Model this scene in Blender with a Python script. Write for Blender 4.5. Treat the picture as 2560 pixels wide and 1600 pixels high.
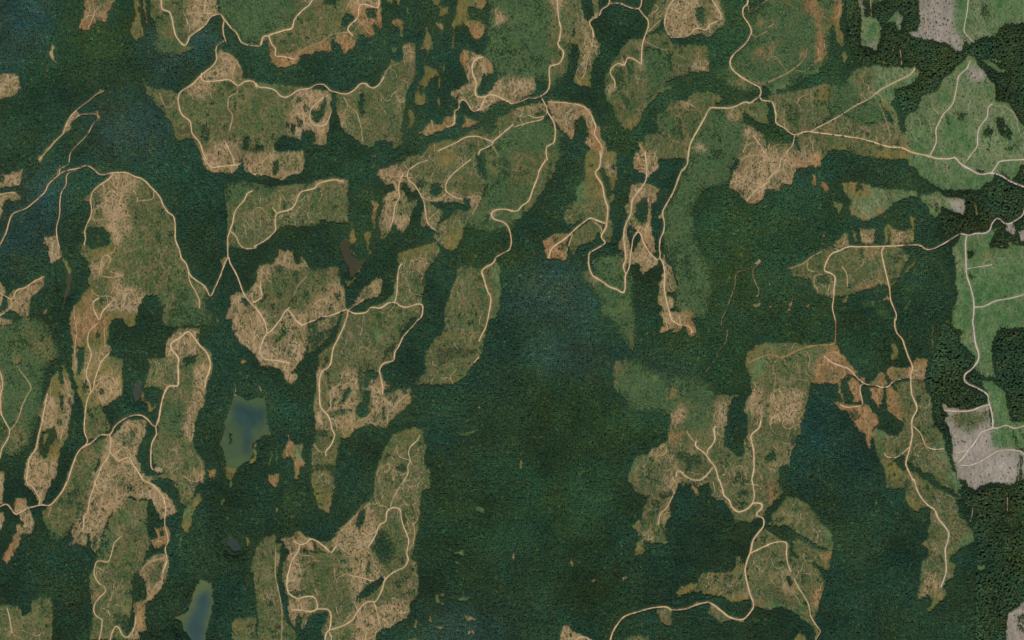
import bpy
import math
# ---------------------------------------------------------------- camera, sky, sun, exposure
C = bpy.context.scene
for o in list(bpy.data.objects): bpy.data.objects.remove(o)
cam = bpy.data.cameras.new('camera'); camo = bpy.data.objects.new('camera', cam); C.collection.objects.link(camo)
ALT = 15000.0
camo.location = (0, 0, ALT + 8); camo.rotation_euler = (0, 0, 0)
cam.sensor_width = 36; cam.lens = 36 * ALT / 5120.0
cam.clip_start = 100; cam.clip_end = 60000
C.camera = camo
SUN_EL, SUN_AZ = 54.0, 174.0      # degrees; azimuth clockwise from north (the top of the picture)
w = bpy.data.worlds.new('World'); C.world = w; w.use_nodes = True
nt = w.node_tree; bg = nt.nodes['Background']
sk = nt.nodes.new('ShaderNodeTexSky'); sk.sky_type = 'NISHITA'; sk.sun_disc = False
sk.sun_elevation = math.radians(SUN_EL); sk.sun_rotation = math.radians(SUN_AZ)
sk.altitude = 800
nt.links.new(sk.outputs[0], bg.inputs[0]); bg.inputs[1].default_value = 0.11
sl = bpy.data.lights.new('sun', 'SUN'); so = bpy.data.objects.new('sun', sl); C.collection.objects.link(so)
sl.energy = 3.2; sl.angle = math.radians(.53); sl.color = (1, .95, .87)
so.rotation_euler = (math.radians(90 - SUN_EL), 0, math.radians(180 - SUN_AZ)); so.location = (0, -3000, 5000)
C.view_settings.view_transform = 'Standard'; C.view_settings.look = 'None'
C.view_settings.gamma = 1; C.view_settings.use_curve_mapping = False; C.view_settings.exposure = .12
C.render.engine = 'CYCLES'
C.cycles.max_bounces = 4; C.cycles.diffuse_bounces = 2
for k in ('label', 'category'): pass

import math, random
import numpy as np

# ---------------------------------------------------------------- survey data
# one line per traced feature, in survey units (1 unit = 2 m, origin at the north-west corner of the mapped area):
# K place cover outline | C cover outline (cover inside a place) | F density outline (standing trees) |
# W water outline | D tone outline (kind of wood; bl is haze painted as tree colour) | R road width centreline | G faint track
DATA = """
D ol 0,278 148,183 238,159 357,153 384,66 185,0 148,53 26,185 0,225
D bl -26,-26 127,-26 138,40 79,138 16,185 -26,212
D bl 251,238 450,265 397,400 238,400 212,344
D bl 376,40 545,53 542,127 397,201 357,159
K nw_orange o 212,-21 294,-21 280,16 272,32 267,58 243,54 230,63 222,77 212,78 204,73 194,71 200,53 208,42 212,16
C gt 233,-21 280,-21 275,11 246,20 233,8
C t 217,16 262,19 251,45 220,50
K club m 331,-21 349,-21 348,29 353,58 360,71 357,95 341,106 335,103 325,85 328,63 341,40 337,19
C gt 333,61 352,63 354,87 336,90
K sliver_n o 358,-21 364,-21 366,32 373,63 369,70 364,48 357,21
K north_mixed g 373,-21 545,-21 546,34 529,48 517,62 499,78 478,93 466,114 487,119 476,132 429,144 389,139 384,111 394,69 378,42
C y 384,79 450,122 423,143 389,138
C t 470,-21 545,-21 544,32 526,50 503,71 487,79 455,85 476,61 466,40
C y 479,48 484,40 484,63 474,66
K north_plantation y 546,-21 788,-21 783,0 735,48 730,71 680,87 656,91 646,114 608,108 593,85 563,50 553,38
C bl 569,16 635,16 635,93 603,87
R road_north 5 405,-21 404,16 410,25 423,30 430,45 434,66 439,87 450,104 462,114 470,106 476,91 497,77 516,61 526,45 540,38 553,38 563,52 577,69 593,85 604,106 622,114 642,116
R road_north 3 521,-21 511,26 519,34 529,34
R road_north 2 474,34 487,32 519,34
R spur_gap 4 561,53 558,69 560,87 566,106
C b 526,29 532,34 526,50 520,53
R road_horseshoe 4 561,104 545,114 541,127 542,148 534,164 508,185 481,212 455,228 447,241 447,259 455,286 476,304 481,333 500,357 508,381 517,401
K horseshoe g 548,124 571,130 598,153 608,175 606,196 640,198 640,400 508,400 492,370 484,349 442,354 429,312 413,288 392,265 370,238 362,209 381,220 423,225 447,233 474,212 505,185 537,164
C t 548,130 569,134 593,156 603,175 598,198 577,198 550,201 511,201 513,185 545,164
C t 458,228 503,190 532,206 534,225 503,250 484,241
C t 524,349 606,344 601,400 526,400
C g 532,344 595,341 595,352 532,354
C gt 381,222 447,238 437,259 415,280
F .8 508,317 524,325 521,352 503,344
F .9 611,341 624,344 622,384 606,400 608,365
C o 492,354 503,365 513,400 503,400
R road_horse_e 4 505,183 504,196 513,204 550,202 574,200 595,214 614,204 635,205 642,220
R skid_a 2 595,217 593,233 574,243 571,270 581,286 579,307 574,328
R skid_a 2 542,148 550,138 566,134 587,148 603,172
R skid_a 1.5 399,233 413,265 429,265 444,243
R skid_a 3 563,352 571,370 587,400
K landing_a b 132,111 144,122 135,127 138,148 145,160 132,152 120,132 128,124
K landing_b m 116,169 122,175 116,183 116,197 114,197 114,180
K west_round t -26,188 32,183 50,193 52,225 34,246 -26,250
C t 16,185 37,206 32,238 11,238
K skidder_n t 190,278 197,288 175,312 183,328 159,336 138,362 114,389 101,400 95,400 116,376 138,352 156,333 161,315 172,296
K skidder_m o 235,278 249,276 251,300 245,302 242,288
R cut_track_w 3.4 261,228 243,235 225,251 206,265 190,278 175,294 164,317 159,333 138,354 119,378 99,401
R cut_track_w2 3.2 164,317 180,304 201,288 225,285 241,287 249,296 233,312 220,336 201,357 185,373 177,386 175,401
G 270,172 278,209
G 287,217 291,241
G 307,246 323,286
G 349,310 365,349
K dots t 250,226 261,226 257,234 251,233
K n_mid gt 640,116 656,93 674,89 730,71 738,48 783,0 783,-21 952,-21 955,69 950,73 934,58 935,90 918,97 905,85 890,111 883,124 860,140 852,116 830,101 830,135 809,130 756,140 746,164 719,169 693,171 677,153 668,116 672,98 656,111 643,119
C y 640,-21 804,-21 783,0 738,48 730,71 674,89 640,116
C gt 735,-21 799,-21 767,16 746,26
C g 682,87 741,48 778,-5 868,-21 868,63 825,79 825,98 746,122 690,138 677,106
C t 868,-21 952,-21 950,16 918,16 894,48 878,34
C o 868,13 894,48 905,79 934,93 936,61 955,71 952,16 926,16 905,11
C o 669,98 685,122 693,140 746,127 825,98 829,132 756,143 743,167 693,171 677,153
C o 841,93 870,79 889,111 861,140 849,111
C g 680,111 799,106 788,114 719,130 693,132
F .9 916,21 942,24 942,48 916,45
F 1 804,-21 846,-21 841,16 815,11
F 1 857,48 868,34 881,40 886,53 870,74 857,66
R road_north 5 640,116 651,116 659,93 672,90 678,87 709,77 730,71 738,48 759,24 772,15 784,-5 788,-21
R spur_mid 4 673,91 680,111 689,122 690,140 709,142 738,148
R road_ring_n 4 948,-21 947,16 939,19 907,11 898,21 894,45 873,66 871,77 883,90
R road_ring_n 2.5 894,45 907,63
R skid_b 1.5 738,143 767,119 799,108 830,87 870,81
K hourglass m 1062,0 1065,53 1074,87 1087,111 1079,130 1071,132 1063,164 1061,164 1069,127 1047,130 1061,106 1066,79 1063,53
C gt 1063,101 1084,106 1079,127 1058,122
K bog_small m 979,53 994,45 1008,50 1010,69 1005,98 1000,87 998,69 984,66
C o 981,52 1006,49 1002,63 984,63
K bog_small m 1074,-16 1106,-16 1098,21 1087,19
K bog_t m 1156,-21 1219,-21 1214,16 1203,32 1193,24 1174,19 1169,32 1174,53 1203,53 1215,69 1211,87 1198,103 1185,103 1172,74 1159,61 1143,69 1135,82 1127,63 1137,48 1143,21 1144,5
C o 1169,61 1214,69 1211,87 1193,101 1182,101 1174,79
C o 1201,-21 1219,-21 1214,21 1203,32 1196,16
K bog_t m 1098,20 1121,20 1119,34 1100,48
K bog_t o 1090,53 1111,66 1106,82 1098,74
K bog_t m 1132,79 1137,85 1137,119 1131,130 1132,101
K bog_t m 963,-21 987,-21 981,13 965,5
K bog_t o 989,-21 1002,-16 1000,16 992,13
K green_vein l 1002,66 1009,79 1008,95 1002,90
K green_vein l 976,119 994,119 992,135 981,135
K green_vein l 963,63 964,106 968,148 965,148 960,106
K green_vein l 928,116 930,148 926,164 924,143
K green_vein l 1018,16 1024,24 1021,48 1017,32
K bog_chain m 1063,164 1087,175 1098,185 1102,217 1100,238 1096,196 1077,198 1063,228 1065,254 1061,265 1037,262 1034,246 1042,217 1061,185
K bog_chain m 1021,275 1032,272 1037,299 1029,325 1022,325
K bog_chain m 1090,249 1102,243 1100,275 1094,294 1095,265
K bog_chain l 1111,159 1116,169 1111,185 1108,175
F 1 1047,217 1061,220 1055,241 1047,235
K north_of_strip gt 1008,114 1021,107 1038,111 1041,185 1034,206 1018,233 1010,280 1005,317 1008,365 981,376 981,357 944,354 931,373 905,365 886,347 868,336 852,325 844,280 838,235 833,228 640,206 640,400 688,400 701,344 730,344 741,347 754,354 759,333 783,331 783,365 809,368 817,362 825,299 830,238 868,235 883,228 902,209 915,206 931,217 947,212 965,172 979,151 994,156 1010,148
C g 640,228 701,238 719,259 714,339 640,344
C t 741,230 812,212 830,225 825,291 815,362 788,365 783,339 772,312 751,352 727,341 719,304
C g 841,238 883,233 899,214 931,225 957,238 997,228 997,331 957,352 894,349 865,317
C gt 965,175 1037,159 1032,212 984,265 994,354 944,344
C t 1010,114 1034,114 1037,148 1010,159
C l 640,198 688,212 714,241 693,228 656,217
C t 841,278 868,275 862,317 846,312
C y 973,238 989,238 981,331 971,331
F 1 780,280 799,280 812,243 817,259 812,291 793,310 783,304
F .8 746,238 756,249 751,259 743,254
F .8 762,259 775,267 770,280 759,278
F .8 717,310 726,310 725,323 717,323
F .9 727,310 739,315 735,339 726,333
F .8 741,296 756,302 756,317 746,320
F .9 832,233 841,251 849,325 844,344 830,328 825,302 830,265
F 1 899,233 910,238 910,286 905,296 898,265
F 1 756,331 783,328 788,347 783,365 767,381 754,365
F 1 693,347 727,344 751,354 756,376 709,378 693,397 688,376
F .9 640,365 664,368 656,400 635,400
R road_horse_e 4.5 640,209 648,218 669,220 688,226 703,241 717,243 730,237 746,226 778,220 788,213 809,212 825,225 841,231 865,235 878,230 889,222 901,210 914,209 923,217 934,220 947,212 960,193
R loop_bowl 3.5 820,239 804,247 783,267 776,280 776,299 786,312 799,315 812,313 823,296 828,278
R loop_bowl 2 772,267 762,259 746,283 730,294 725,328
R loop_bowl 2 746,283 764,288 772,299
R loop_bowl 2 730,254 741,243 754,228
R skid_c 2 860,243 873,265 891,280 902,315 905,336 907,354
R skid_c 1.5 960,193 973,169 997,159
C b 690,233 697,249 693,257
K three_lobe t 1159,122 1190,132 1211,143 1233,159 1231,190 1219,185 1209,190 1203,214 1193,228 1196,241 1222,233 1248,196 1280,193 1312,193 1338,196 1338,228 1328,238 1280,262 1259,254 1241,257 1230,265 1217,286 1190,280 1172,267 1156,254 1143,280 1140,312 1124,323 1090,333 1069,341 1046,336 1063,320 1079,299 1087,312 1106,310 1111,291 1132,291 1135,278 1145,265 1147,230 1140,257 1129,238 1128,228 1148,220 1169,209 1164,183 1148,153
C o 1148,148 1159,185 1169,185 1169,138 1159,124
C o 1074,317 1132,294 1137,315 1090,333 1047,336
C o 1214,148 1233,161 1230,190 1209,164
C gt 1185,159 1198,159 1203,185 1190,196 1185,185
C gt 1256,204 1275,196 1275,238 1262,235
C gt 1151,230 1185,228 1185,265 1166,254
F .7 1174,130 1182,138 1177,148 1170,140
F 1 1206,193 1222,188 1227,201 1209,230 1196,228 1203,212
F .8 1087,304 1092,304 1092,323 1088,320
R road_three 5 1206,143 1190,148 1181,164 1182,185 1190,206 1189,235 1198,243 1213,242 1225,237 1248,243 1282,262
R spur_three 4 1213,242 1203,267 1190,278 1180,276 1166,254 1156,249 1148,257 1147,272 1137,280 1137,302 1132,312 1116,319
R skid_d 2 1198,159 1209,172 1217,190
K tri_m o 1159,286 1172,299 1190,304 1219,304 1185,315 1166,325 1155,320 1161,307
C m 1156,288 1177,299 1196,307 1174,310
K nmid2 gt 1280,280 1248,296 1222,312 1193,325 1169,333 1143,352 1103,352 1069,362 1063,381 1047,386 1021,394 997,397 997,400 1280,400
C t 1243,339 1264,341 1259,376 1246,373
C m 1069,362 1116,354 1143,362 1106,370 1074,381
F 1 1209,310 1235,299 1238,323 1222,341 1211,328
C y 1238,354 1280,323 1280,400 1248,400
R road_low_n 3.5 1095,378 1116,368 1140,357 1164,344 1190,341 1211,347 1233,357 1219,368 1201,376 1196,389
R road_low_n 3.5 1229,358 1235,352 1254,336 1282,312
R road_low_n 2.5 1229,362 1238,376 1246,392
K north_plant_b y 1217,-21 1624,-21 1434,-21 1431,106 1420,190 1378,233 1338,196 1280,193 1248,196 1233,159 1206,138 1217,101 1222,53 1222,0
K dots2 t 926,388 944,388 942,394 928,394
C t 1241,13 1248,32 1270,42 1264,53 1246,66 1233,45
D gn 1502,93 1624,79 1677,317 1545,397 1508,317
D gn 1809,-16 1888,-16 1836,265 1703,238
K strip_n gt 1436,-21 1449,-21 1460,40 1473,56 1486,77 1492,98 1502,114 1500,140 1486,151 1476,183 1478,220 1468,217 1452,220 1433,209 1441,177 1449,132 1444,114 1426,106 1439,82 1433,48
C t 1449,26 1470,58 1481,79 1481,132 1465,169 1452,198 1455,132 1463,93
C m 1436,185 1476,190 1478,220 1452,220 1436,209
C m 1428,87 1449,82 1449,103 1439,111
K strip_n gt 1468,-21 1497,-21 1497,32 1492,48 1476,53 1484,40 1481,16
K north_plant_b g 1370,-21 1420,-21 1428,16 1439,53 1428,106 1420,114 1420,148 1412,190 1378,193 1373,159 1370,26
C t 1370,-21 1407,-21 1407,24 1394,26 1375,16
R road_cross 4.5 1394,-21 1394,26 1398,53 1402,74 1398,101 1394,108 1399,119 1408,128 1407,143 1398,159 1381,164 1373,172 1374,212 1367,230 1351,241 1333,247 1322,245 1304,254 1277,261
R road_cross_s 4 1354,246 1365,265 1369,280 1379,296 1387,315 1388,339 1384,357 1367,368 1366,389 1369,401
C b 1394,156 1386,161 1378,164 1386,159
R road_lake_n 4.5 1523,-21 1522,11 1505,24 1497,40 1481,48 1473,58 1481,74 1484,93
R road_lake_n 4.5 1522,11 1547,9 1566,16 1584,22 1597,21 1603,11 1605,-21
R road_lake_n 4.5 1597,22 1607,37 1619,50 1620,69 1611,93 1605,119 1603,159
C b 1484,34 1500,29 1497,42 1481,48
R skid_e 2 1484,93 1476,122 1468,153 1463,180 1455,196
K ring_block gt 1677,-21 1783,-21 1799,0 1812,24 1810,63 1799,71 1777,97 1751,87 1730,90 1717,94 1677,94 1661,77 1661,40 1650,69 1613,93 1621,69 1619,42 1634,16 1656,-21
C t 1677,0 1730,-21 1783,-21 1799,16 1801,53 1761,66 1756,79 1714,93 1677,93 1664,69 1666,21
C g 1751,-16 1777,-16 1783,42 1761,63 1740,48
F 1 1740,21 1756,20 1761,48 1756,63 1743,53 1739,34
R ring_track 3.5 1703,-21 1687,-3 1672,16 1664,40 1662,66 1677,93 1695,93 1719,91 1740,71 1764,74 1777,60 1801,49 1799,29 1780,0 1772,-16
R ring_track 1.5 1735,48 1742,66
C b 1761,71 1769,73 1765,79
R ring_track 2 1621,40 1645,21 1634,11
R ring_track 2 1621,79 1645,56 1658,48
K oldcut g 1613,93 1658,79 1677,102 1682,114 1772,114 1775,183 1756,183 1724,183 1722,190 1677,198 1613,275 1597,312 1579,328 1560,325 1547,310 1534,280 1515,251 1508,190 1526,172 1529,159 1571,99 1605,98
C t 1518,183 1545,159 1571,143 1584,153 1571,169 1531,169
C gt 1693,122 1772,153 1772,183 1724,183 1682,193 1682,132
C t 1727,159 1772,148 1773,183 1751,183
C m 1740,116 1761,127 1761,151 1740,153
C m 1669,102 1682,106 1682,127 1669,122
C y 1611,119 1672,116 1677,185 1624,249 1584,254 1611,159
C gt 1571,206 1584,185 1624,201 1619,238 1592,251
C m 1560,304 1579,291 1597,291 1590,317 1560,325
F .8 1542,169 1558,169 1558,212 1547,233 1571,249 1582,278 1571,280 1555,249 1539,217
F .8 1566,148 1584,159 1584,185 1574,206 1568,180
F .9 1672,132 1679,138 1682,183 1674,180
F .6 1682,106 1772,101 1767,116 1730,114 1703,124
R road_lake_n 3.5 1603,161 1592,153 1574,144 1567,148 1560,163 1545,159 1529,172 1526,185 1537,204 1537,220
R skid_f 1.5 1613,103 1632,114 1656,124 1669,124
K landing_c b 1597,159 1609,161 1611,183 1605,183
K landing_d b 1515,220 1534,216 1537,225 1526,234 1518,230
K green_edge l 1658,222 1672,217 1693,216 1677,225 1656,235 1645,235
K mid_rusty t 1367,254 1396,251 1428,257 1460,262 1478,278 1489,310 1500,320 1502,344 1515,360 1515,384 1502,400 1470,400 1473,370 1460,357 1470,339 1465,304 1452,294 1439,302 1439,323 1431,352 1412,336 1394,317 1378,286 1367,265
C o 1370,254 1460,262 1476,280 1470,286 1439,267 1386,265
C o 1412,331 1439,312 1433,352
C o 1465,312 1497,315 1513,362 1513,386 1502,397 1473,392 1476,370
R road_rusty 4 1370,255 1412,257 1455,265 1473,280 1481,296 1489,317 1486,336 1502,362 1505,378 1501,401
K west_wedge gt 1275,275 1314,265 1351,254 1365,265 1367,288 1351,304 1306,310 1280,317 1275,317
C t 1280,275 1354,257 1365,267 1359,278 1306,280
F .7 1333,286 1349,275 1362,280 1359,291 1341,294
R skid_f 3 1367,272 1366,286 1354,299 1320,307 1288,317
R skid_f 3 1320,288 1338,294 1359,292
K mid_plant y 1275,317 1359,299 1381,299 1386,317 1404,333 1412,344 1404,352 1399,384 1394,400 1275,400
K central_plant y 1777,270 1838,267 1849,265 1862,304 1857,344 1854,400 1717,400 1719,370 1740,328 1767,280
C ol 1783,280 1849,286 1857,370 1783,370
K scrub_mid g 1677,251 1693,254 1714,254 1735,233 1769,230 1806,243 1799,259 1777,267 1767,280 1735,339 1717,400 1608,400 1611,341 1642,333 1640,286 1664,275
C y 1650,280 1677,286 1693,317 1677,336 1650,325
C gt 1608,344 1677,333 1693,370 1650,400
C t 1693,254 1730,254 1730,275 1709,272
C gt 1669,275 1714,291 1724,312 1693,302
F .7 1690,291 1703,304 1709,357 1698,344
K pool_red b 1740,360 1756,360 1767,376 1754,390 1740,384
K pit_red o 1597,356 1608,356 1611,381 1597,381
K pit_red o 1584,400 1595,388 1632,388 1642,400
R road_main_e 5 1867,-21 1869,8 1858,21 1858,40 1870,58 1878,77 1875,90 1862,111 1833,138 1825,156 1830,172 1849,190 1881,209 1899,220 1902,233 1896,243 1875,257 1862,255 1830,269 1799,270 1777,269 1772,274 1756,304 1735,341 1724,365 1719,401
R road_main_e2 5 1899,243 1904,250 1923,254
R road_main_e 2.5 1869,11 1873,32 1878,33 1899,16 1923,-5
R skid_g 1.5 1879,85 1888,93 1920,77
K east_plant y 1873,53 1915,5 1920,-21 2087,-21 2071,159 2042,183 1957,233 1936,212 1904,217 1881,209 1833,172 1825,153 1862,114 1879,87
C o 1891,48 1910,46 1912,61 1904,69
C o 1888,132 1907,114 1906,127 1886,159 1881,153
C o 1910,138 1920,116 1931,122 1920,169 1910,169
C t 1883,209 1920,209 1920,217 1899,220
K east_plant y 1777,185 1825,164 1883,212 1899,228 1888,238 1836,228 1783,201
C gt 1796,201 1849,196 1888,217 1857,222
K south_wedge g 1814,267 1875,257 1920,254 1920,317 1888,304 1862,280 1851,296 1830,307 1814,291
C m 1814,286 1851,280 1888,275 1878,291 1851,304 1825,304
C t 1812,286 1836,278 1849,296 1838,307 1822,302
K east_hill gt 1859,312 1883,317 1915,344 1920,400 1854,400
C t 1859,315 1883,320 1910,352 1920,370 1920,400 1862,400
R road_hill 3 1883,339 1899,362 1910,381 1923,400
R road_hill 2 1851,400 1875,389 1907,388
D gn 1904,238 2211,132 2211,370 1904,370
D rd 2110,-21 2581,-21 2581,400 2317,400 2272,317 2224,201 2158,169 2121,106
K east_plant y 1915,-21 2089,-21 2068,53 2071,119 2047,159 2013,169 1968,196 1920,225 1915,225
C bl 1933,40 2026,40 2021,159 1946,164
C o 2007,-5 2044,-5 2052,53 2063,119 2063,146 2044,164 2039,132 2044,79 2026,34 2010,32
C o 1997,135 2007,119 2018,130 2013,148 2005,153
C o 1920,114 1944,101 1928,132 1923,159 1920,159
C t 1925,61 1936,50 1944,53 1941,71 1931,69
C o 1936,143 1949,159 1941,161
R skid_g 2 1920,69 1933,61
R skid_g 2 2006,153 1991,167 1968,183 1941,196 1920,206
K rust_stripe m 2084,-21 2110,-21 2105,40 2095,58 2110,93 2108,122 2092,111 2084,69 2076,63 2068,87 2060,69 2079,40
C o 2087,0 2105,0 2100,48 2089,50 2079,53
K rust_stripe o 2052,21 2063,24 2060,53 2052,48
K rust_stripe m 2103,132 2116,130 2118,148 2110,169 2103,148
K rust_pond m 1960,-21 1983,-21 1981,11 1970,21 1962,11
C gt 1964,-13 1978,-13 1978,8 1968,8
K rust_pond gt 1915,-21 1949,-21 1946,8 1920,8
K strip_ne2 gr 2140,-21 2155,-21 2163,42 2187,45 2203,71 2198,111 2190,132 2174,122 2150,114 2150,79 2155,48 2145,16
C l 2166,53 2192,48 2195,79 2185,101 2166,103
C p 2171,108 2187,106 2187,119 2174,122
C p 2145,0 2155,16 2158,42 2150,32
K strip_ne3 l 2224,48 2243,26 2256,40 2253,74 2243,79 2235,56 2206,63
C p 2248,26 2257,37 2253,69 2245,71
K strip_ne3 l 2166,-21 2222,-21 2219,3 2206,5 2174,16
F .8 2185,3 2216,5 2222,42 2206,61 2190,40 2179,21
R skid_h 2 2175,-5 2177,40
R skid_h 2 2249,127 2253,164
R skid_h 2 2235,114 2230,132
K pale_north p 2288,-21 2380,-21 2386,21 2380,66 2391,87 2409,106 2404,132 2386,130 2372,116 2367,111 2317,103 2280,95 2267,85 2288,79 2298,53 2296,16
K ne_meadow gr 2380,-21 2581,-21 2581,61 2513,62 2499,77 2486,93 2436,103 2425,116 2409,108 2391,87 2380,66 2386,21
C l 2391,-21 2417,-21 2412,79 2391,79 2383,53
C l 2502,-21 2560,-21 2560,53 2497,58 2470,16
F .6 2452,16 2465,16 2473,42 2460,50 2450,40
R road_ne 3 2420,-21 2416,26 2411,56 2408,79 2423,98 2433,108
K green_fan gr 2417,140 2431,143 2439,156 2465,190 2486,217 2489,254 2518,259 2531,280 2555,312 2560,317 2581,400 2317,400 2259,370 2261,294 2290,275 2301,243 2343,225 2357,201 2401,159
C l 2343,228 2383,228 2378,265 2354,267
C l 2396,164 2415,148 2420,169 2401,185
C l 2357,291 2423,291 2417,384 2354,384
C l 2272,344 2327,370 2317,400 2272,400
C l 2465,206 2483,217 2481,243 2465,246
C p 2423,169 2460,172 2457,201 2420,201
F 1 2491,294 2502,299 2526,333 2526,349 2507,344 2491,328
F .9 2465,320 2481,325 2478,336 2460,347 2457,336
F .9 2470,362 2473,370 2468,400 2462,394
F .7 2386,275 2396,286 2415,287 2404,299 2394,304
F .5 2362,288 2370,291 2375,317 2367,315
F .7 2510,373 2539,365 2528,378 2510,384
R road_fan 4 2423,153 2415,172 2396,190 2391,212 2383,251 2375,267 2357,286 2346,307 2338,325 2338,357 2323,390
R road_fan_e 3.5 2478,261 2468,270 2465,294 2449,315 2442,336 2441,365 2428,384 2417,400
R road_fan_e 2 2494,265 2518,272 2536,291 2544,323 2550,341
R road_fan_e 1.5 2433,299 2452,304
K ne_glade gr 2462,148 2476,146 2502,156 2499,164 2481,156
K ne_glade l 2444,153 2470,151 2497,172 2523,180 2515,185 2491,183 2465,164
K spur_meadow gr 2185,164 2237,169 2285,169 2298,180 2290,201 2274,217 2237,225 2235,254 2224,259 2251,307 2237,317 2224,291 2198,259 2174,251 2153,257 2137,228 2116,206 2126,185 2158,169
C gt 2126,190 2158,172 2185,180 2182,228 2169,243 2153,249 2148,225
C m 2200,257 2219,257 2237,304 2245,312 2224,307
C l 2219,225 2264,204 2296,180 2285,206 2237,228 2235,251 2211,254
R road_diag 3.5 2286,172 2272,188 2232,208 2200,225 2169,249 2137,265 2105,286 2068,307 2036,323 2023,331
K dark_plant y 2079,212 2105,204 2145,225 2153,249 2137,265 2105,286 2081,299 2071,265 2068,238
K dark_plant2 y 2171,254 2195,257 2211,275 2219,304 2200,307 2171,312 2148,304 2105,286 2137,267
K yard_e gt 1920,238 1960,233 2013,222 2047,212 2076,209 2076,225 2068,257 2076,294 2036,321 2023,331 1991,337 1944,310 1936,278 1928,254 1920,251
C m 2047,212 2076,209 2068,251 2036,251
C t 2005,225 2036,251 2021,257 2015,238
F .6 1960,254 1999,286 1991,325 1968,304
F .6 2031,233 2052,225 2042,249 2068,267 2036,267
K roadside_e gt 2052,315 2105,291 2148,304 2171,315 2200,307 2237,307 2256,331 2277,370 2264,381 2208,362 2158,347 2079,336 2028,331
K roadside_es g 2026,333 2079,340 2148,351 2206,366 2264,381 2317,400 2185,400 2153,394 2126,386 2105,376 2079,378 2058,400 2010,400 1994,357 1989,339
C m 2079,370 2132,365 2126,381 2105,386
C gt 1994,341 2031,341 2052,370 2050,400 2013,400
C m 2211,368 2264,381 2277,400 2185,394
K green_verge l 2007,185 2047,172 2052,183 2015,193
K green_verge l 1920,222 1960,206 1973,212 1936,235 1920,230
R road_main_e2 5 1917,253 1931,258 1939,286 1940,308 1960,320 1973,332 1989,338 2007,331 2026,330 2079,337 2148,347 2174,354 2222,368 2253,370 2277,381 2317,390 2343,397 2375,397 2383,394 2392,400
R skid_h 3 1986,340 1981,362 1968,378 1952,400
K east_hill gt 1920,349 1960,360 1986,354 2007,400 1915,400
R skid_h 1.5 2211,357 2224,341 2216,310 2195,257
D bl -26,501 148,416 169,426 148,532 143,585 106,638 -26,665
K west_cut_a t -26,437 21,437 34,432 53,426 63,421 57,448 48,466 16,469 -26,477
C m 42,456 50,453 49,466 42,466
F 1 -5,441 13,445 13,456 -5,461
K west_cut_a t -26,485 26,482 40,478 53,490 52,503 40,508 24,503 13,508 11,524 3,548 -26,559
R west_spur 3 -21,491 0,487 19,483 40,482
R road_west 4.5 -21,659 0,617 16,585 24,559 32,538 45,530 66,522 87,506 114,482 124,461 148,440 164,429 183,424 201,421 212,416 225,417 238,426 251,437 265,437 280,433 315,432 339,442 360,450 384,474 399,490 410,514 421,530 434,540 439,559 440,598 450,625 455,646 466,659 476,686 489,699 513,717 525,740 529,740 548,699 561,665 571,643
R cut_track_w2 3 175,399 173,411 159,419 151,426 152,437
C o 148,419 159,416 156,437 146,445 144,437
K rusty_bit t 147,419 169,416 156,424 156,437 144,445 144,434
R spur_west_s 3.5 196,426 177,432 169,440 167,463 156,482 152,506 151,538 144,567 144,590 151,622
R road_west 2.5 230,416 235,411 246,411
K dots t 95,389 116,395 106,411 98,408
K west_cut_b t 114,593 143,590 148,617 156,633 153,651 138,661 127,662 123,638 124,617 111,612
K marsh_s m 151,622 159,643 172,659 180,680 169,686 163,662 156,649
W pond_a 173,682 183,686 181,707 172,741 161,754 159,747 164,717 161,699 169,686
K marsh_s l 159,754 164,752 159,784 156,781
K dome g 280,432 315,432 339,442 360,450 384,474 399,490 410,514 421,530 434,540 439,559 440,598 450,625 455,646 466,659 476,688 489,699 513,717 525,741 519,770 519,800 413,800 397,747 368,736 347,770 344,800 183,800 185,765 201,752 209,736 228,717 220,699 230,686 225,670 220,657 209,646 196,628 201,612 214,606 212,588 198,583 212,575 220,559 230,538 230,514 206,506 225,487 235,474 257,456
C t 286,434 323,437 347,453 341,471 323,487 320,519 325,548 339,561 323,585 302,598 299,620 280,590 265,569 228,548 235,524 238,490 251,469
C g 238,485 257,485 254,506 235,516
C gt 238,527 254,516 278,559 238,548
C t 209,503 228,485 230,495 225,511
C m 254,617 299,617 288,638 280,654 254,667 228,638 220,628
C m 185,765 228,720 243,728 254,741 238,744 238,770 243,800 183,800
C o 212,752 238,739 233,770 228,800 212,800
C t 278,678 312,675 368,739 347,770 333,800 259,800 257,770 286,741 278,715
C t 228,665 254,643 275,638 259,686 243,699 228,691
C m 217,704 233,702 238,725 206,744 212,725
C gt 341,524 360,527 362,564 360,585 341,590 339,559
C g 328,477 392,479 402,511 413,548 365,559 325,524
C g 362,569 437,601 450,638 370,646 333,606
C g 307,651 437,638 466,691 423,731 307,717
C gt 370,527 423,548 429,569 384,559
C gt 397,601 450,633 455,654 413,680 384,638
C y 434,704 524,744 519,800 450,800
C gt 413,717 437,723 450,757 423,770
F 1 220,569 254,572 275,585 275,612 249,620 230,628 217,609
F .5 238,490 254,487 254,511 238,519
F 1 368,739 392,741 410,770 413,800 344,800 352,762
R skid_i 3.5 286,434 272,450 254,461 235,479 229,501 231,522 228,543 214,575 216,596 212,612
R skid_i 2 257,686 254,654 265,638 278,646 272,670
R skid_i 2 310,686 286,694 259,691
R skid_i 2 296,612 302,590 288,575 288,553 299,543 325,538
R skid_i 3.5 249,744 235,757 238,778 249,800
R skid_i 3 288,747 259,778 251,800
R skid_i 2.5 187,765 188,800
R skid_i 2.5 341,503 381,498 386,479
R skid_i 2.5 368,739 331,754 304,776 291,757
R spur_dome 3 472,680 476,704 489,728 500,754 499,770
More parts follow.
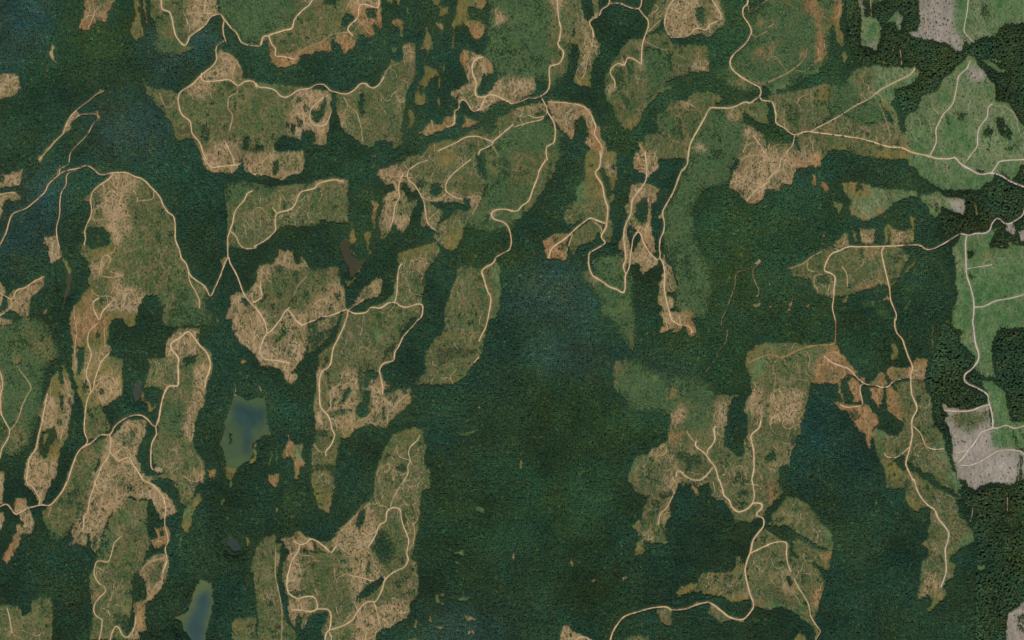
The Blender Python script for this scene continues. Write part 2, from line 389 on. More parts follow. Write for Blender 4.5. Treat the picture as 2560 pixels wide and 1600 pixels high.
C t 489,749 500,754 500,776 489,765
K landing_dome b 409,511 421,519 423,532 415,527
K west_cut_c t -26,694 0,699 16,725 11,752 0,776 -26,781
K west_cut_c t 21,741 34,728 77,710 106,688 116,694 114,715 79,752 79,784 61,800 40,781 26,776 11,786 0,800 -26,800 -26,797 5,781 24,770 19,752
R west_lane 3 -21,725 0,733 13,739 32,747 45,725 63,720 87,704 114,691
R west_lane 3 30,747 29,768 16,781 -21,800
K dots t 111,773 123,770 116,792 112,789
K frog l 63,638 69,649 71,657 65,651
K box_n g 560,457 608,453 640,458 688,469 728,463 767,461 794,453 828,444 870,448 872,559 847,561 802,551 794,564 762,572 725,564 701,569 685,583 677,598 640,620 619,624 582,622 571,622 569,569 566,506
C y 561,457 630,456 622,487 590,511 569,501
C gt 598,532 640,506 640,612 598,606
R road_box 4 632,477 619,485 611,501 590,527 582,559 574,583 570,598 571,643
R road_box 3.5 578,579 590,590 601,612 616,622 642,620
K vslug t 563,643 570,645 561,667 556,670 554,651
K spotw l 519,527 524,532 519,538
K horse_s t 505,379 603,379 603,416 582,437 556,436 529,434 511,419 505,400
C m 529,421 582,424 577,437 534,434
R road_horseshoe 4.5 509,395 519,408 532,419 553,416 593,413 603,412
R skid_a 3 583,397 587,413
K horse_s t 603,379 640,379 640,437 616,434 608,421
R skid_a 3 622,419 630,434 642,436
R road_vee 4.5 573,643 577,659 593,688 606,723 616,744 632,762 642,770
D gn 1143,559 1301,532 1301,665 1169,665
D gn 799,384 944,384 931,493 825,440
K horse_s t 635,379 759,379 764,413 754,437 727,442 709,450 693,448 666,442 635,440
C gt 698,384 756,389 756,426 703,426
F .9 688,405 697,403 697,432 690,442 681,434
R skid_a 2.5 640,434 666,437 693,444 707,450 727,434 751,432 759,421
C gt 666,490 751,471 793,479 868,469 868,556 809,551 733,564 666,559
C g 778,485 868,469 868,532 772,538
C t 788,456 868,448 868,463 825,453 788,471
C y 640,469 693,466 680,487 640,487
C gt 640,493 688,493 685,585 640,606
R road_box 4 637,617 659,604 677,590 689,575 688,553 693,534 719,526 735,516 746,490 756,479 786,471 799,458 836,450 860,456
R road_box 3 681,519 692,532
K mid_tangle gt 947,426 1010,403 1069,379 1190,379 1196,426 1217,453 1211,474 1193,519 1180,543 1166,569 1156,598 1135,633 1106,620 1092,606 1079,596 1087,580 1069,569 1053,572 1053,538 1061,511 1053,495 1032,527 1021,572 1005,588 992,567 981,564 976,585 963,596 952,604 948,559 960,493 987,474 981,466 963,463 944,440
C t 947,426 989,416 1010,434 992,466 968,466 952,453
C t 994,440 1021,426 1037,469 1053,485 1074,493 1143,479 1159,495 1143,508 1090,503 1063,490 1032,482 1016,453 994,482 987,511 981,559 957,596 950,559 965,498
C t 976,532 1026,543 1021,572 1005,585 984,564
C t 1061,506 1074,516 1090,569 1069,569 1053,548
C t 1169,493 1201,493 1185,532 1177,522
C g 1024,400 1074,395 1106,416 1090,440 1042,445 1021,432
C m 1111,575 1159,575 1153,601 1135,628 1111,612
C m 1084,379 1143,379 1137,421 1103,416
C g 1116,453 1156,416 1190,448 1185,479 1143,474
F 1 1079,466 1100,458 1106,477 1090,493 1077,487
F .7 1039,456 1063,453 1061,474 1042,471
F 1 1159,498 1174,498 1180,522 1164,530
F 1 1002,469 1018,458 1029,485 1050,474 1055,493 1037,501 1021,501
F 1 1087,506 1153,511 1172,527 1137,527 1127,546 1100,559 1090,580 1100,548 1111,532 1077,511
F .6 1053,543 1074,511 1053,527 1042,559 1058,585 1042,580
C g 1069,527 1095,532 1084,551 1071,543
R skid_j 3 1069,401 1042,411 1021,429 1021,450 1037,463 1053,490 1061,511 1069,556 1090,577
R skid_j 3 1010,433 1002,448 997,469 998,493 987,516 984,543 975,569
R skid_j 3 1177,399 1143,426 1121,448 1114,469 1116,479 1137,493 1156,498
R skid_j 2 1053,493 1084,502 1116,487
R skid_j 2 1166,493 1201,493 1180,538
K plant_c y 1190,379 1280,379 1434,379 1397,400 1354,440 1317,485 1309,548 1296,548 1280,580 1248,585 1222,583 1166,569 1180,543 1196,514 1214,474 1217,453
C g 1211,379 1233,379 1248,421 1233,448 1217,437
C ol 1169,548 1222,543 1275,569 1262,585 1222,585 1169,572
F .8 1190,384 1209,384 1217,440 1201,448 1190,416
R road_cross_s 4.5 1282,527 1259,523 1238,526 1229,535 1235,548 1259,556 1272,572 1278,598 1275,622 1259,633 1241,643 1233,657 1206,675 1209,694 1219,728 1227,744 1225,768 1219,800
C b 1219,538 1233,527 1243,530 1233,546
K sedge_a m 873,590 875,575 886,569 889,596 894,604 881,614 873,606
C o 875,596 886,598 883,612
K sedge_b m 924,501 936,501 950,511 942,532 939,569 934,588 931,559 928,546 934,519
C o 928,503 947,508 936,527
K sedge_b m 909,583 926,577 928,590 923,625 931,635 920,638 915,612
W pond_b 849,620 857,598 873,598 874,625 881,643 899,653 915,649 926,638 928,641 915,654 907,667 897,683 886,694 875,694 870,670 860,654 852,633
K sedge_c m 873,617 883,633 899,649 918,649 915,645 894,647 881,638
K sedge_c o 897,672 907,667 899,683 894,686
K sedge_c m 862,704 878,702 889,691 883,707 870,720
K cut_west_c g 648,665 688,657 698,625 735,630 735,659 748,662 754,643 767,654 772,670 804,672 844,667 849,688 854,710 865,723 865,768 868,776 825,786 796,794 788,800 561,800 574,770 579,741 595,731 614,733 645,699 643,678
C t 648,665 688,657 698,625 735,630 735,659 751,672 719,675 703,665 688,665 680,691 656,702 643,717
C t 751,643 770,657 770,672 746,672
C t 793,736 841,704 865,728 865,770 799,794 746,800 772,770
C t 563,739 598,728 614,736 624,762 614,800 566,800 566,757
C t 656,699 653,739 640,754 624,739 629,717
C gt 719,704 751,694 741,739 719,744
C g 809,680 846,686 838,712 799,717
F .8 688,670 706,665 709,680 696,686
F .7 836,736 849,731 854,747 844,754
F .8 823,760 830,760 825,781 823,776
F 1 603,744 616,747 627,760 619,770 608,760
R road_cut_c 3.5 653,702 652,720 656,741 643,752 632,757
R skid_k 1.5 767,690 746,715 735,739
R road_vee 4.5 640,770 651,784 661,800
R road_vee2 4 788,801 801,792 825,789 865,774
R road_vee2 4 701,801 714,778 719,774 727,781 741,801
R road_vee2 3 719,774 725,768
C b 865,770 875,773 873,781 865,778
R road_y 4.5 865,774 878,780 891,784 915,781 926,770 936,768 952,770 971,758 987,756 1002,765 1018,768 1045,760 1057,766 1055,789 1047,800
R road_y 3.5 987,756 992,736 994,696 997,672 1004,659
R road_y 3.5 870,778 869,789 865,801
R road_y 3 868,777 891,762 910,749
K tall_cut gt 994,633 1037,620 1090,606 1099,620 1100,630 1084,654 1063,683 1063,710 1058,739 1053,760 1018,768 987,756 979,744 984,725 994,691
C m 994,633 1037,620 1090,609 1095,625 1063,630 1010,654
C t 1037,654 1069,633 1074,654 1047,686
K arrow_cut t 878,770 889,752 899,741 897,733 920,712 944,694 955,696 957,731 939,747 915,752
C gt 902,744 926,717 936,731 920,747
K green_shoulder l 931,768 971,747 984,725 987,756 952,770
K long_cut g 1164,662 1206,675 1235,654 1251,665 1252,731 1251,770 1238,800 1112,800 1116,757 1135,704 1145,675
C gt 1143,704 1169,699 1182,731 1169,770 1121,792 1121,757
C m 1145,675 1137,717 1132,712 1140,686
C l 1233,662 1251,665 1251,770 1241,757
C l 1227,770 1243,778 1233,800 1222,800
K spota o 862,411 869,411 868,420 864,419
K green_vein l 931,416 947,408 934,426 923,426
K frog l 976,702 989,696 987,712 979,710
F .7 1024,781 1042,781 1042,800 1024,800
K yblock g 870,781 915,784 936,770 987,760 1018,769 1045,762 1053,768 1053,789 1037,800 857,800
C gt 915,776 984,765 957,797 905,800
K plant_c g 1275,379 1396,379 1394,400 1383,440 1367,461 1351,487 1333,522 1306,532 1301,551 1275,551
C y 1280,479 1320,453 1312,522 1280,527
C gt 1346,426 1378,440 1367,463 1341,461
C l 1280,530 1306,530 1304,548 1280,546
R road_cross_s 4.5 1365,399 1351,421 1346,432 1345,442 1333,471 1322,501 1306,514 1293,527 1277,528
K spots_mid o 1357,403 1370,403 1367,413 1359,413
K yellow_slope g 1463,379 1542,379 1545,440 1537,471 1534,503 1526,514 1526,548 1534,569 1529,606 1518,612 1505,606 1513,559 1502,559 1465,548 1428,564 1412,559 1407,532 1418,514 1441,501 1441,469 1463,453 1460,426
C m 1463,379 1500,379 1489,424 1505,453 1510,501 1478,495 1452,479 1465,453
C m 1508,379 1542,379 1542,440 1534,463 1513,426
C l 1439,461 1460,458 1460,506 1439,501
C gt 1418,516 1444,514 1444,546 1423,532
C t 1515,400 1534,416 1539,442 1529,442 1513,421
C t 1518,506 1531,506 1529,538 1534,553 1523,559
F .9 1497,421 1510,424 1534,487 1518,498 1510,461
F .8 1531,413 1542,413 1539,429 1531,424
F .7 1470,411 1484,411 1484,421 1470,419
R road_spine 5.5 1500,379 1501,400 1498,419 1489,429 1492,442 1505,463 1510,490 1515,506 1519,519 1518,543 1514,569 1505,585 1504,596 1513,606 1505,614 1481,628 1473,635 1472,665 1481,688 1492,696 1510,707 1523,717 1542,724 1555,731 1562,724 1563,691 1566,680
R spur_hook 5 1513,559 1492,551 1476,546 1463,553 1439,572 1423,588 1407,601 1381,620 1373,638 1371,646
R skid_l 2 1431,585 1423,609 1415,633
R skid_l 2 1486,556 1502,569 1502,585
K hook_head o 1354,604 1370,596 1386,585 1412,583 1428,585 1415,617 1418,638 1412,657 1396,649 1370,649 1362,633
C m 1386,585 1418,588 1412,606 1391,609
C g 1386,593 1404,596 1386,612 1381,606
F .5 1381,596 1394,596 1386,609
F .5 1396,606 1412,609 1412,628 1396,625
K hook_mid g 1428,590 1449,569 1476,551 1508,559 1505,583 1492,588 1481,609 1444,617 1436,643 1426,633 1420,612
C gt 1486,556 1505,569 1500,585
C gt 1436,598 1465,601 1449,612
K landing_e p 1477,657 1494,649 1496,655 1481,666
K hook_south y 1455,680 1473,665 1486,694 1529,720 1558,732 1566,686 1584,665 1584,800 1500,800 1497,744 1465,715 1452,704
C gt 1455,678 1476,680 1497,712 1465,707
C l 1505,646 1537,651 1539,667 1518,665
K hook_south y 1500,643 1555,633 1560,675 1563,717 1555,729 1526,715 1489,691 1481,667
C l 1502,646 1537,646 1539,657 1513,654
K landing_f b 1484,694 1497,695 1492,704 1484,702
K tear_cut t 1582,408 1587,379 1642,379 1648,424 1632,432 1621,450 1613,450 1611,437 1595,432 1584,424
C o 1584,400 1608,403 1608,429 1592,429
K keyhole t 1608,457 1632,463 1648,477 1640,506 1629,516 1627,559 1632,590 1640,633 1627,633 1600,601 1597,583 1584,590 1574,583 1576,569 1568,569 1566,585 1574,612 1576,638 1566,670 1560,680 1555,659 1560,638 1545,625 1547,609 1558,585 1560,559 1566,538 1560,516 1571,506 1574,471 1582,462
C m 1619,466 1648,477 1637,490 1611,479
C gt 1574,514 1597,506 1587,527 1597,564 1574,569 1566,553
C o 1619,585 1637,628 1621,628 1608,601
C o 1621,506 1629,516 1619,553 1613,548
F 1 1619,501 1621,527 1611,561 1597,556 1587,538 1590,514 1605,503
F 1 1576,569 1595,577 1584,596 1579,590
R road_key 4.5 1612,379 1615,405 1616,432 1615,450 1603,469 1582,498 1578,514 1576,535 1563,564 1559,590 1562,625 1564,649 1558,665 1564,686
R road_key 2.5 1616,424 1624,400
R road_key 2.5 1600,567 1595,577
R road_loop 4.5 1564,686 1572,670 1576,638 1579,617 1583,596 1595,580 1601,585 1608,606 1621,628 1634,643 1645,650 1650,638 1648,622 1650,598 1658,580 1660,559 1656,532 1664,514 1682,482 1695,448 1703,429 1717,413 1719,395
R skid_m 2 1621,559 1611,596
K south_tooth t 1579,633 1600,601 1624,633 1645,651 1648,662 1632,670 1621,680 1603,687 1597,662 1584,665 1576,662
C gt 1592,606 1597,638 1595,662 1590,638
C m 1582,604 1597,609 1592,628
K fingers t 1650,633 1661,638 1666,654 1679,675 1690,702 1690,732 1666,736 1669,741 1685,749 1685,770 1674,776 1685,786 1714,792 1722,797 1727,781 1732,800 1656,800 1653,770 1644,768 1645,717 1650,702 1661,680 1658,662
C o 1685,776 1732,784 1732,800 1677,800
C gt 1669,680 1687,696 1687,717 1672,723
R road_fingers 4.5 1648,643 1658,662 1661,688 1660,717 1664,744 1672,776 1679,801
K landing_g b 1645,540 1656,534 1657,551 1646,552
K central_plant y 1693,442 1724,379 1841,379 1836,416 1825,426 1817,466 1756,479 1730,532 1740,585 1751,628 1772,659 1783,678 1777,699 1791,712 1769,800 1735,800 1714,781 1687,770 1693,702 1672,651 1656,628 1661,559 1658,527 1685,482
C ol 1661,569 1756,585 1777,691 1687,691 1664,625
C l 1767,696 1788,686 1783,699
C l 1685,643 1709,633 1703,649
C l 1719,527 1730,548 1727,575 1722,569 1724,551
C gt 1772,434 1793,432 1788,453 1775,448
K east_hill t 1843,411 1854,379 1926,379 1926,463 1915,482 1907,501 1894,511 1873,514 1862,506 1846,485 1833,477 1820,474 1820,461 1833,432
C o 1820,471 1846,487 1862,508 1910,503 1915,485 1899,487 1862,506 1846,474
F .5 1843,466 1854,479 1865,501 1859,501 1843,477
R road_hill 3 1922,453 1910,463 1888,477 1865,503
R road_hill 1.5 1836,434 1888,450 1920,442
R road_hill 1.5 1873,395 1881,432 1883,453
D gn 1693,479 1941,493 2127,532 2074,691 1920,800 1783,800 1730,638
D ol 1756,559 1888,585 1888,744 1809,717
D bl 1399,651 1465,717 1497,800 1267,800 1280,717
R fireline 2.2 1886,662 1870,675 1846,680 1838,691 1836,717 1825,749 1814,778 1802,801
R fireline 2.4 1899,654 1891,665 1882,675 1883,696 1896,725 1895,741
K bits b 1886,657 1899,649 1903,657 1891,665
K bits t 1882,765 1902,757 1902,765 1891,774
K bits b 1890,737 1899,736 1896,744 1891,743
G 1439,670 1431,707 1444,723
G 1465,741 1472,789
G 1661,585 1679,641
K spotl l 1910,511 1920,514 1915,527 1907,522
D rd 2285,413 2581,379 2581,823 2370,823 2388,770 2386,665 2378,617 2343,548 2354,479 2312,466
K east_hill t 1909,379 2050,379 2051,419 2034,421 2023,419 1991,424 1986,434 1985,463 1954,465 1946,479 1920,477 1909,474
C o 1983,400 2018,400 2018,419 1991,424 1983,421
C o 2023,384 2051,384 2051,419 2026,420
C gt 1920,432 1946,434 1946,458 1920,463
R road_hill 3.5 1952,395 1948,416 1936,432 1917,450
R road_hill 1.5 1969,395 1976,421 1981,432
K rust_spots o 2031,434 2042,442 2039,463 2031,469 2027,461 2030,448
K rust_spots o 2050,453 2060,453 2071,469 2068,482 2060,483 2050,471
C m 2026,448 2034,448 2034,469 2027,469
C l 2068,456 2073,474 2068,479
K pool_flat gr 2105,456 2148,458 2169,461 2185,471 2232,474 2269,477 2290,479 2296,493 2259,498 2232,511 2216,527 2200,538 2179,551 2158,556 2148,546 2126,543 2121,524 2129,506 2110,485
C m 2105,457 2148,458 2169,463 2179,490 2158,495 2132,495 2113,479
C o 2121,458 2169,463 2158,474 2126,469
C bl 2148,501 2182,501 2177,532 2153,532
C o 2190,522 2208,522 2206,535 2195,540
C gt 2206,485 2227,485 2224,511 2208,506
C o 2153,535 2171,540 2166,556 2155,548
C m 2124,511 2137,516 2142,543 2124,540
C l 2232,477 2290,479 2272,490 2237,495
F .9 2137,466 2155,463 2158,479 2140,479
K lime_patch l 2081,506 2108,506 2103,527 2097,540 2087,524
C m 2084,511 2105,511 2097,532
K long_glade gr 2298,490 2343,479 2364,495 2412,498 2409,538 2386,532 2354,519 2343,543 2333,551 2317,532 2319,514 2301,506
C o 2322,499 2349,499 2354,508 2325,508
C p 2367,498 2409,502 2407,535 2380,527
C l 2317,516 2349,514 2343,543 2325,546
F .7 2333,511 2343,511 2343,530 2335,527
K south_fan l 2259,379 2386,379 2417,424 2446,437 2481,434 2483,448 2465,466 2441,479 2423,477 2391,479 2354,474 2327,463 2301,442 2290,424 2272,419
C m 2211,379 2272,379 2272,419 2248,405
C gr 2317,389 2370,400 2380,453 2370,471 2343,463
C ol 2364,416 2380,419 2378,466 2370,471 2370,440
C gr 2449,400 2555,379 2560,411 2502,453 2454,437
K south_fan gr 2396,379 2581,379 2581,405 2550,416 2539,442 2528,453 2502,434 2449,432 2417,419
C l 2502,405 2560,400 2544,421 2536,442 2502,429
K south_fan gr 2386,379 2396,379 2417,421 2449,434 2423,432 2396,416
K trail_e m 2433,501 2441,524 2441,546 2437,543
R road_fan_main 5.5 2387,395 2404,413 2428,426 2449,436 2478,433 2502,440 2521,452 2542,461 2566,470
R road_fan_main 4 2478,432 2491,413 2502,403 2562,399
R road_fan_e 2 2412,405 2420,395
R road_east_w 4.5 2562,516 2555,538 2536,553 2518,560 2507,557 2499,549 2489,548 2478,561 2473,575 2460,583 2439,584 2420,588 2401,585 2386,592 2364,606 2349,614 2333,622 2314,624 2298,614 2274,613 2208,616 2148,617 2121,617 2100,626
R road_farm 5 2415,588 2412,612 2413,651 2415,686 2425,720 2432,749 2433,770 2431,801
R road_farm 3 2416,672 2446,667 2478,662
R road_farm 4 2433,768 2460,765 2489,752 2528,745 2562,735
R road_far_s 4 2100,626 2079,634 2068,649 2060,675 2076,683 2087,694 2085,717 2083,752 2081,770 2088,801
R road_far_s 2.5 2100,626 2071,620 2050,630 2026,643 2010,657 1972,672
R road_s2 4 2208,617 2203,630 2208,659 2216,691 2224,725 2227,752 2240,784 2239,801
K pale_scrap p 2510,561 2531,559 2539,577 2536,596 2523,585 2513,575
K pale_scrap p 2544,580 2581,569 2581,606 2552,606
K pale_scrap gt 2518,604 2534,609 2536,617 2518,617
K meadow_e l 2415,590 2452,583 2470,580 2502,564 2507,569 2476,601 2473,620 2515,622 2536,612 2581,617 2581,823 2380,823 2378,784 2391,744 2386,704 2391,686 2380,625 2401,590
C gr 2380,617 2409,606 2412,686 2391,686
C gr 2415,590 2465,583 2449,606 2417,625
C gr 2465,633 2560,628 2560,665 2465,665
C m 2462,630 2478,633 2465,649 2454,651
F 1 2417,630 2431,628 2436,635 2425,649 2417,646
F .9 2476,601 2491,580 2507,580 2515,590 2510,620 2481,622 2473,612
F .8 2420,680 2428,688 2428,704 2421,699
F .5 2510,776 2518,776 2515,786
F .6 2481,559 2502,556 2515,575 2497,580
K orange_sq_a gt 2079,612 2092,601 2110,585 2121,580 2121,612 2100,625
C m 2079,612 2105,590 2103,606
K orange_sq_a gt 2126,580 2137,577 2145,612 2137,612
K orange_sq_b t 2150,572 2174,572 2190,577 2187,585 2182,612 2153,612 2145,590
K orange_sq_c m 2208,569 2219,556 2227,572 2253,576 2277,573 2273,543 2294,544 2285,559 2282,609 2222,612 2211,609
C t 2222,564 2277,577 2277,609 2224,609
F .8 2219,575 2224,575 2227,609 2218,609
K fan_cut g 1972,672 2015,651 2050,633 2073,621 2100,628 2121,618 2148,618 2208,617 2256,617 2259,633 2274,641 2261,665 2248,696 2235,715 2232,725 2211,715 2179,720 2140,736 2121,744 2105,741 2079,747 2047,741 2031,723 2026,699 1973,694
C gt 2166,620 2200,620 2208,665 2216,712 2148,728 2126,728 2121,691
C o 2137,717 2206,712 2211,717 2145,731
C o 2169,625 2198,625 2195,638 2171,638
C gt 2211,620 2253,620 2272,643 2256,665 2232,712 2219,691
C gt 2031,686 2084,691 2081,741 2042,736
C o 1986,691 2007,691 2005,699 1989,699
F .7 2150,620 2158,622 2158,646 2150,654
F .6 2036,691 2068,691 2073,712 2047,712
F .6 2230,646 2243,646 2240,659 2232,657
F .7 2121,712 2145,702 2142,712 2126,725
R skid_n 2 2034,707 2036,691 2052,686
R skid_n 2 2105,667 2116,686 2118,717
R skid_n 2 2034,712 2044,725
R skid_n 2 2018,657 2018,672 2034,680
K slim_m m 2285,654 2288,665 2274,678 2263,688 2267,670
K slim_m m 2124,736 2116,757 2105,760 2110,747
K slim_m t 1936,702 1957,688 1952,696 1939,704
K slim_m t 2052,585 2060,585 2066,598 2059,596
K slim_m o 2203,752 2219,739 2227,752 2216,754
K rusty_dots o 1973,757 1981,752 1981,765 1976,770
K rusty_dots o 2015,762 2021,762 2021,773 2017,773
K rusty_dots o 1920,765 1931,765 1928,773 1920,770
K rusty_dots o 1962,781 1973,773 1973,781 1964,784
R skid_n 1.2 1981,732 1994,741 2013,752 2021,762
R skid_n 1.2 1981,747 1973,770 1965,781
K slim_m p 1915,707 1925,707 1925,717
K lightwoods l 2333,643 2354,665 2370,696 2364,712 2349,670 2327,649
K lightwoods l 2153,752 2200,752 2224,776 2232,800 2200,800 2185,770 2153,770
K lightwoods l 2264,702 2306,712 2312,733 2290,717 2274,770 2259,792 2259,744
F .75 2153,752 2200,752 2224,776 2232,800 2200,800 2185,770 2153,770
F .75 2264,702 2306,712 2312,733 2290,717 2274,770 2259,792 2259,744
F .75 2333,643 2354,665 2370,696 2364,712 2349,670 2327,649
K west_cut_c t -26,795 16,795 32,803 34,813 0,815 -26,815
K farwest_plant y -26,815 34,816 61,795 106,795 127,821 148,879 151,898 119,919 106,972 101,1038 87,1078 74,1117 48,1141 0,1141 -26,1141
C g 66,800 132,853 148,898 111,911 74,879 63,826
C g 0,1065 74,1065 69,1117 26,1136 0,1117
C m 34,840 45,842 42,887 38,887
C o 111,890 124,887 119,901
R farwest 2 45,914 56,932 71,951 79,969 71,985 58,1012 50,1038 40,1059 26,1075
C b 40,890 48,893 45,914 34,908
K landing_h o 34,906 40,890 48,893 45,914
K landing_i o 50,1035 63,1041 56,1049 42,1049
K farwest_cut t -26,919 3,927 12,959 11,993 5,1028 5,1043 -26,1051
R farwest_main 3.5 -21,879 0,924 9,959 3,990 5,1033 16,1057 25,1075 21,1096 5,1123 0,1147 -21,1170
K landing_j t 3,1120 13,1104 13,1112 5,1128
K tower_cut m 177,779 344,779 341,813 328,821 315,811 310,795 280,805 275,832 270,861 283,869 275,890 296,898 310,898 307,985 286,1006 254,1020 280,1067 275,1080 251,1086 220,1102 206,1065 212,1033 201,996 183,969 161,908 148,924 130,946 122,969 114,990 106,1006 98,1033 106,1054 98,1086 87,1123 71,1141 63,1165 58,1200 138,1200 148,1147 159,1112 172,1091 175,1051 180,1033 193,969 185,943 180,906 185,853 175,816
C o 177,784 272,784 265,826 238,842 228,826 212,837 206,866 190,863 183,840
C t 251,938 291,938 307,969 307,993 286,1006 251,1009 238,969
C t 183,871 198,871 196,911 185,943
C t 217,871 238,874 230,932 220,969 201,948 214,916
C t 254,863 283,869 254,919 238,911
C gt 278,898 310,898 307,938 283,932
C g 214,1017 280,1014 286,1020 278,1080 217,1094
C l 180,964 193,969 196,1012 190,1038 183,1025
C t 106,996 148,993 148,1059 106,1078 98,1038 116,1033
C t 159,948 180,959 180,1025 172,1078 148,1117 143,1080 159,1038
C t 95,1065 106,1067 95,1131 77,1200 61,1200 69,1147
C t 79,1139 146,1149 138,1200 74,1200
C m 135,922 148,924 148,948 130,969 122,969
F 1 198,869 214,874 209,919 193,943 198,906
F 1 148,924 159,919 159,959 151,969
F .9 151,985 159,990 159,1028 151,1025
F .8 146,1049 159,1054 156,1065 146,1065
F 1 114,1075 140,1067 143,1096 127,1117 116,1147 98,1133 101,1096
C m 111,1088 122,1086 116,1112 108,1117
F .8 212,953 222,964 217,985 206,975
F .8 241,834 254,837 251,850 243,848
F .8 251,975 265,972 262,983 251,985
F .6 233,1017 254,1012 254,1020
K mossheart m 111,1088 124,1083 119,1110 111,1117
F 1 180,1033 193,1038 198,1038 206,1065 206,1096 185,1144 159,1170 148,1152 159,1112 175,1086
R road_tower 3.5 249,805 225,829 222,861 230,887 217,932 225,959 228,980
R road_tower 3.5 275,882 254,906 246,927 238,951 233,975 225,985 217,1009 214,1038 212,1078 220,1102 212,1115
R road_tower 2 190,805 194,834 189,866 190,914
R road_tower 2 262,821 265,869
R road_tower 2 254,1009 280,1001
R road_tower 2 243,953 265,940 286,948 291,972
R road_left_s 4 120,983 114,1012 106,1057 98,1086 91,1120 74,1147 70,1176 67,1201
R road_valley 5 171,1201 177,1181 185,1157 196,1131 212,1115 230,1107 251,1088 275,1086 288,1067 302,1054 325,1041 352,1038 370,1049 381,1062 390,1067
R road_valley 4 390,1067 392,1086 381,1107 378,1139 380,1170 397,1181
R road_cane 5.5 390,1067 397,1049 402,1020 407,996 415,975 426,964 444,965 447,948 446,916 447,895 431,874 429,858 450,845 471,829 487,845 500,863 516,879 526,903 525,924 516,948 513,969
K landing_k b 386,1165 410,1168 407,1184 389,1178
K valley_side g 175,1181 196,1136 214,1115 238,1107 275,1088 280,1112 265,1131 249,1152 241,1170 235,1200 169,1200
C g 185,1170 238,1117 238,1197
C o 206,1123 220,1115 212,1139
K cane_cut g 434,834 450,821 500,821 497,858 516,869 534,885 532,927 516,975 511,1012 489,1059 484,1117 503,1144 516,1160 511,1200 370,1200 365,1192 397,1189 413,1181 407,1165 384,1162 381,1112 397,1078 397,1049 405,1006 413,980 384,969 360,975 370,932 373,897 413,895 415,853
C t 418,848 434,834 497,826 497,887 444,893 415,890
C gt 373,898 444,898 444,959 413,969 370,959
C t 492,911 529,906 519,964 511,1012 489,1051 484,1117 474,1112 455,1078 463,1038 484,1006 487,948
C y 407,1012 466,1001 463,1038 455,1096 413,1091 402,1054
C gt 399,1086 481,1104 508,1157 508,1200 423,1200 407,1157
F .9 460,898 495,887 492,906 471,911 466,927
K cane_cut g 526,779 550,800 545,816 405,819 407,800 413,779
C y 423,779 542,779 545,813 423,816
W pond_c 347,951 357,956 354,980 341,1012 331,985 333,959
K marsh_s m 357,975 368,1001 381,1014 397,1009 386,1030 376,1038 368,1012 349,1001
W lake_main 585,988 606,996 627,1006 640,1012 664,996 664,1054 672,1083 648,1094 640,1104 632,1112 635,1133 622,1154 587,1178 566,1176 563,1139 550,1115 558,1091 563,1054 577,1017
K islet m 574,1078 579,1086 581,1104 577,1120 571,1120 573,1096
F 1 573,1083 579,1088 581,1104 574,1117
K lake_fringe m 563,1165 593,1176 582,1200 569,1200 563,1181
K lake_fringe o 519,1178 540,1170 540,1197 521,1197
K lake_fringe m 619,1154 635,1141 635,1112 640,1107 640,1157 630,1162
R stream_n 1.2 585,959 590,975 586,985 603,996
K cape_cut t 344,1046 368,1051 368,1070 360,1096 347,1117 344,1144 354,1170 362,1200 235,1200 246,1170 259,1128 272,1123 267,1096 286,1086 304,1067 317,1051
C gt 304,1080 336,1080 333,1117 304,1131
C g 275,1133 299,1154 280,1170 270,1152
F .8 325,1080 339,1080 339,1096 328,1094
F .8 356,1059 361,1059 360,1070
R road_cape 4 275,1086 278,1104 276,1128 286,1141 298,1153 304,1149 323,1144 333,1160 349,1184 357,1200
R road_cape 3 276,1131 267,1149 257,1162 249,1181 241,1201
K dots t 354,874 362,877 358,887
K dots2 o 601,901 616,901 616,914 603,914
K wedge_cut t 582,779 646,779 646,890 640,890 630,874 606,863 587,842 582,824
K wedge_cut t 582,779 788,779 767,805 772,840 772,861 759,898 730,932 746,935 743,953 730,965 719,956 706,930 693,922 656,916 648,906 640,890 608,863
C g 669,784 719,784 703,805 669,832
C g 672,848 703,821 727,811 719,826 701,853 682,866
F .8 706,821 719,821 714,837 693,858 688,856 701,840
R road_wedge 4 659,797 666,816 668,833 659,848 651,874 652,887 666,898 693,901 725,908
R road_wedge 4 668,833 680,826 703,797
R road_wedge 4.5 738,799 756,812 767,808 778,803 788,801
K mid_stripe gt 770,811 852,779 846,808 830,840 793,879 767,887 775,853
F .6 772,816 799,805 788,837 825,824 815,853 783,874 775,853
F .8 825,826 860,800 841,845 799,887 788,901 783,879 815,863
K yblock g 857,779 1037,779 1024,805 1002,840 997,863 984,887 984,903 960,914 950,927 968,959 981,964 957,985 984,977 1010,972 1029,972 1029,1004 1010,1028 997,1038 971,1059 968,1072 942,1070 931,1062 899,1070 889,1080 870,1094 852,1096 852,1112 844,1128 838,1197 836,1223 783,1223 778,1117 788,1104 788,1078 786,1033 783,1020 791,969 791,924 799,914 796,887 825,866 838,853
C t 791,922 807,916 809,948 799,969 799,1025 788,1017
C t 857,922 894,922 902,959 891,985 899,1001 889,1025 825,1028 820,980 830,969 857,959
C t 788,1022 815,1038 807,1075 788,1072
C t 825,1046 891,1028 894,1059 878,1080 852,1086 838,1059
C t 926,948 957,948 979,961 952,985 931,996 918,969
C t 926,1001 963,990 973,1012 979,985 1029,975 1029,1004 997,1033 968,1065 939,1067 920,1054 894,1067 899,1046 931,1033
C gt 865,800 918,784 920,840 868,861 846,853
C gt 915,866 950,869 947,906 918,916
C gt 846,874 878,871 868,906 841,914
C m 783,985 793,1006 788,1065 784,1038
C m 852,1086 889,1067 894,1080 870,1094 857,1096
C gt 780,1112 809,1125 809,1160 780,1170
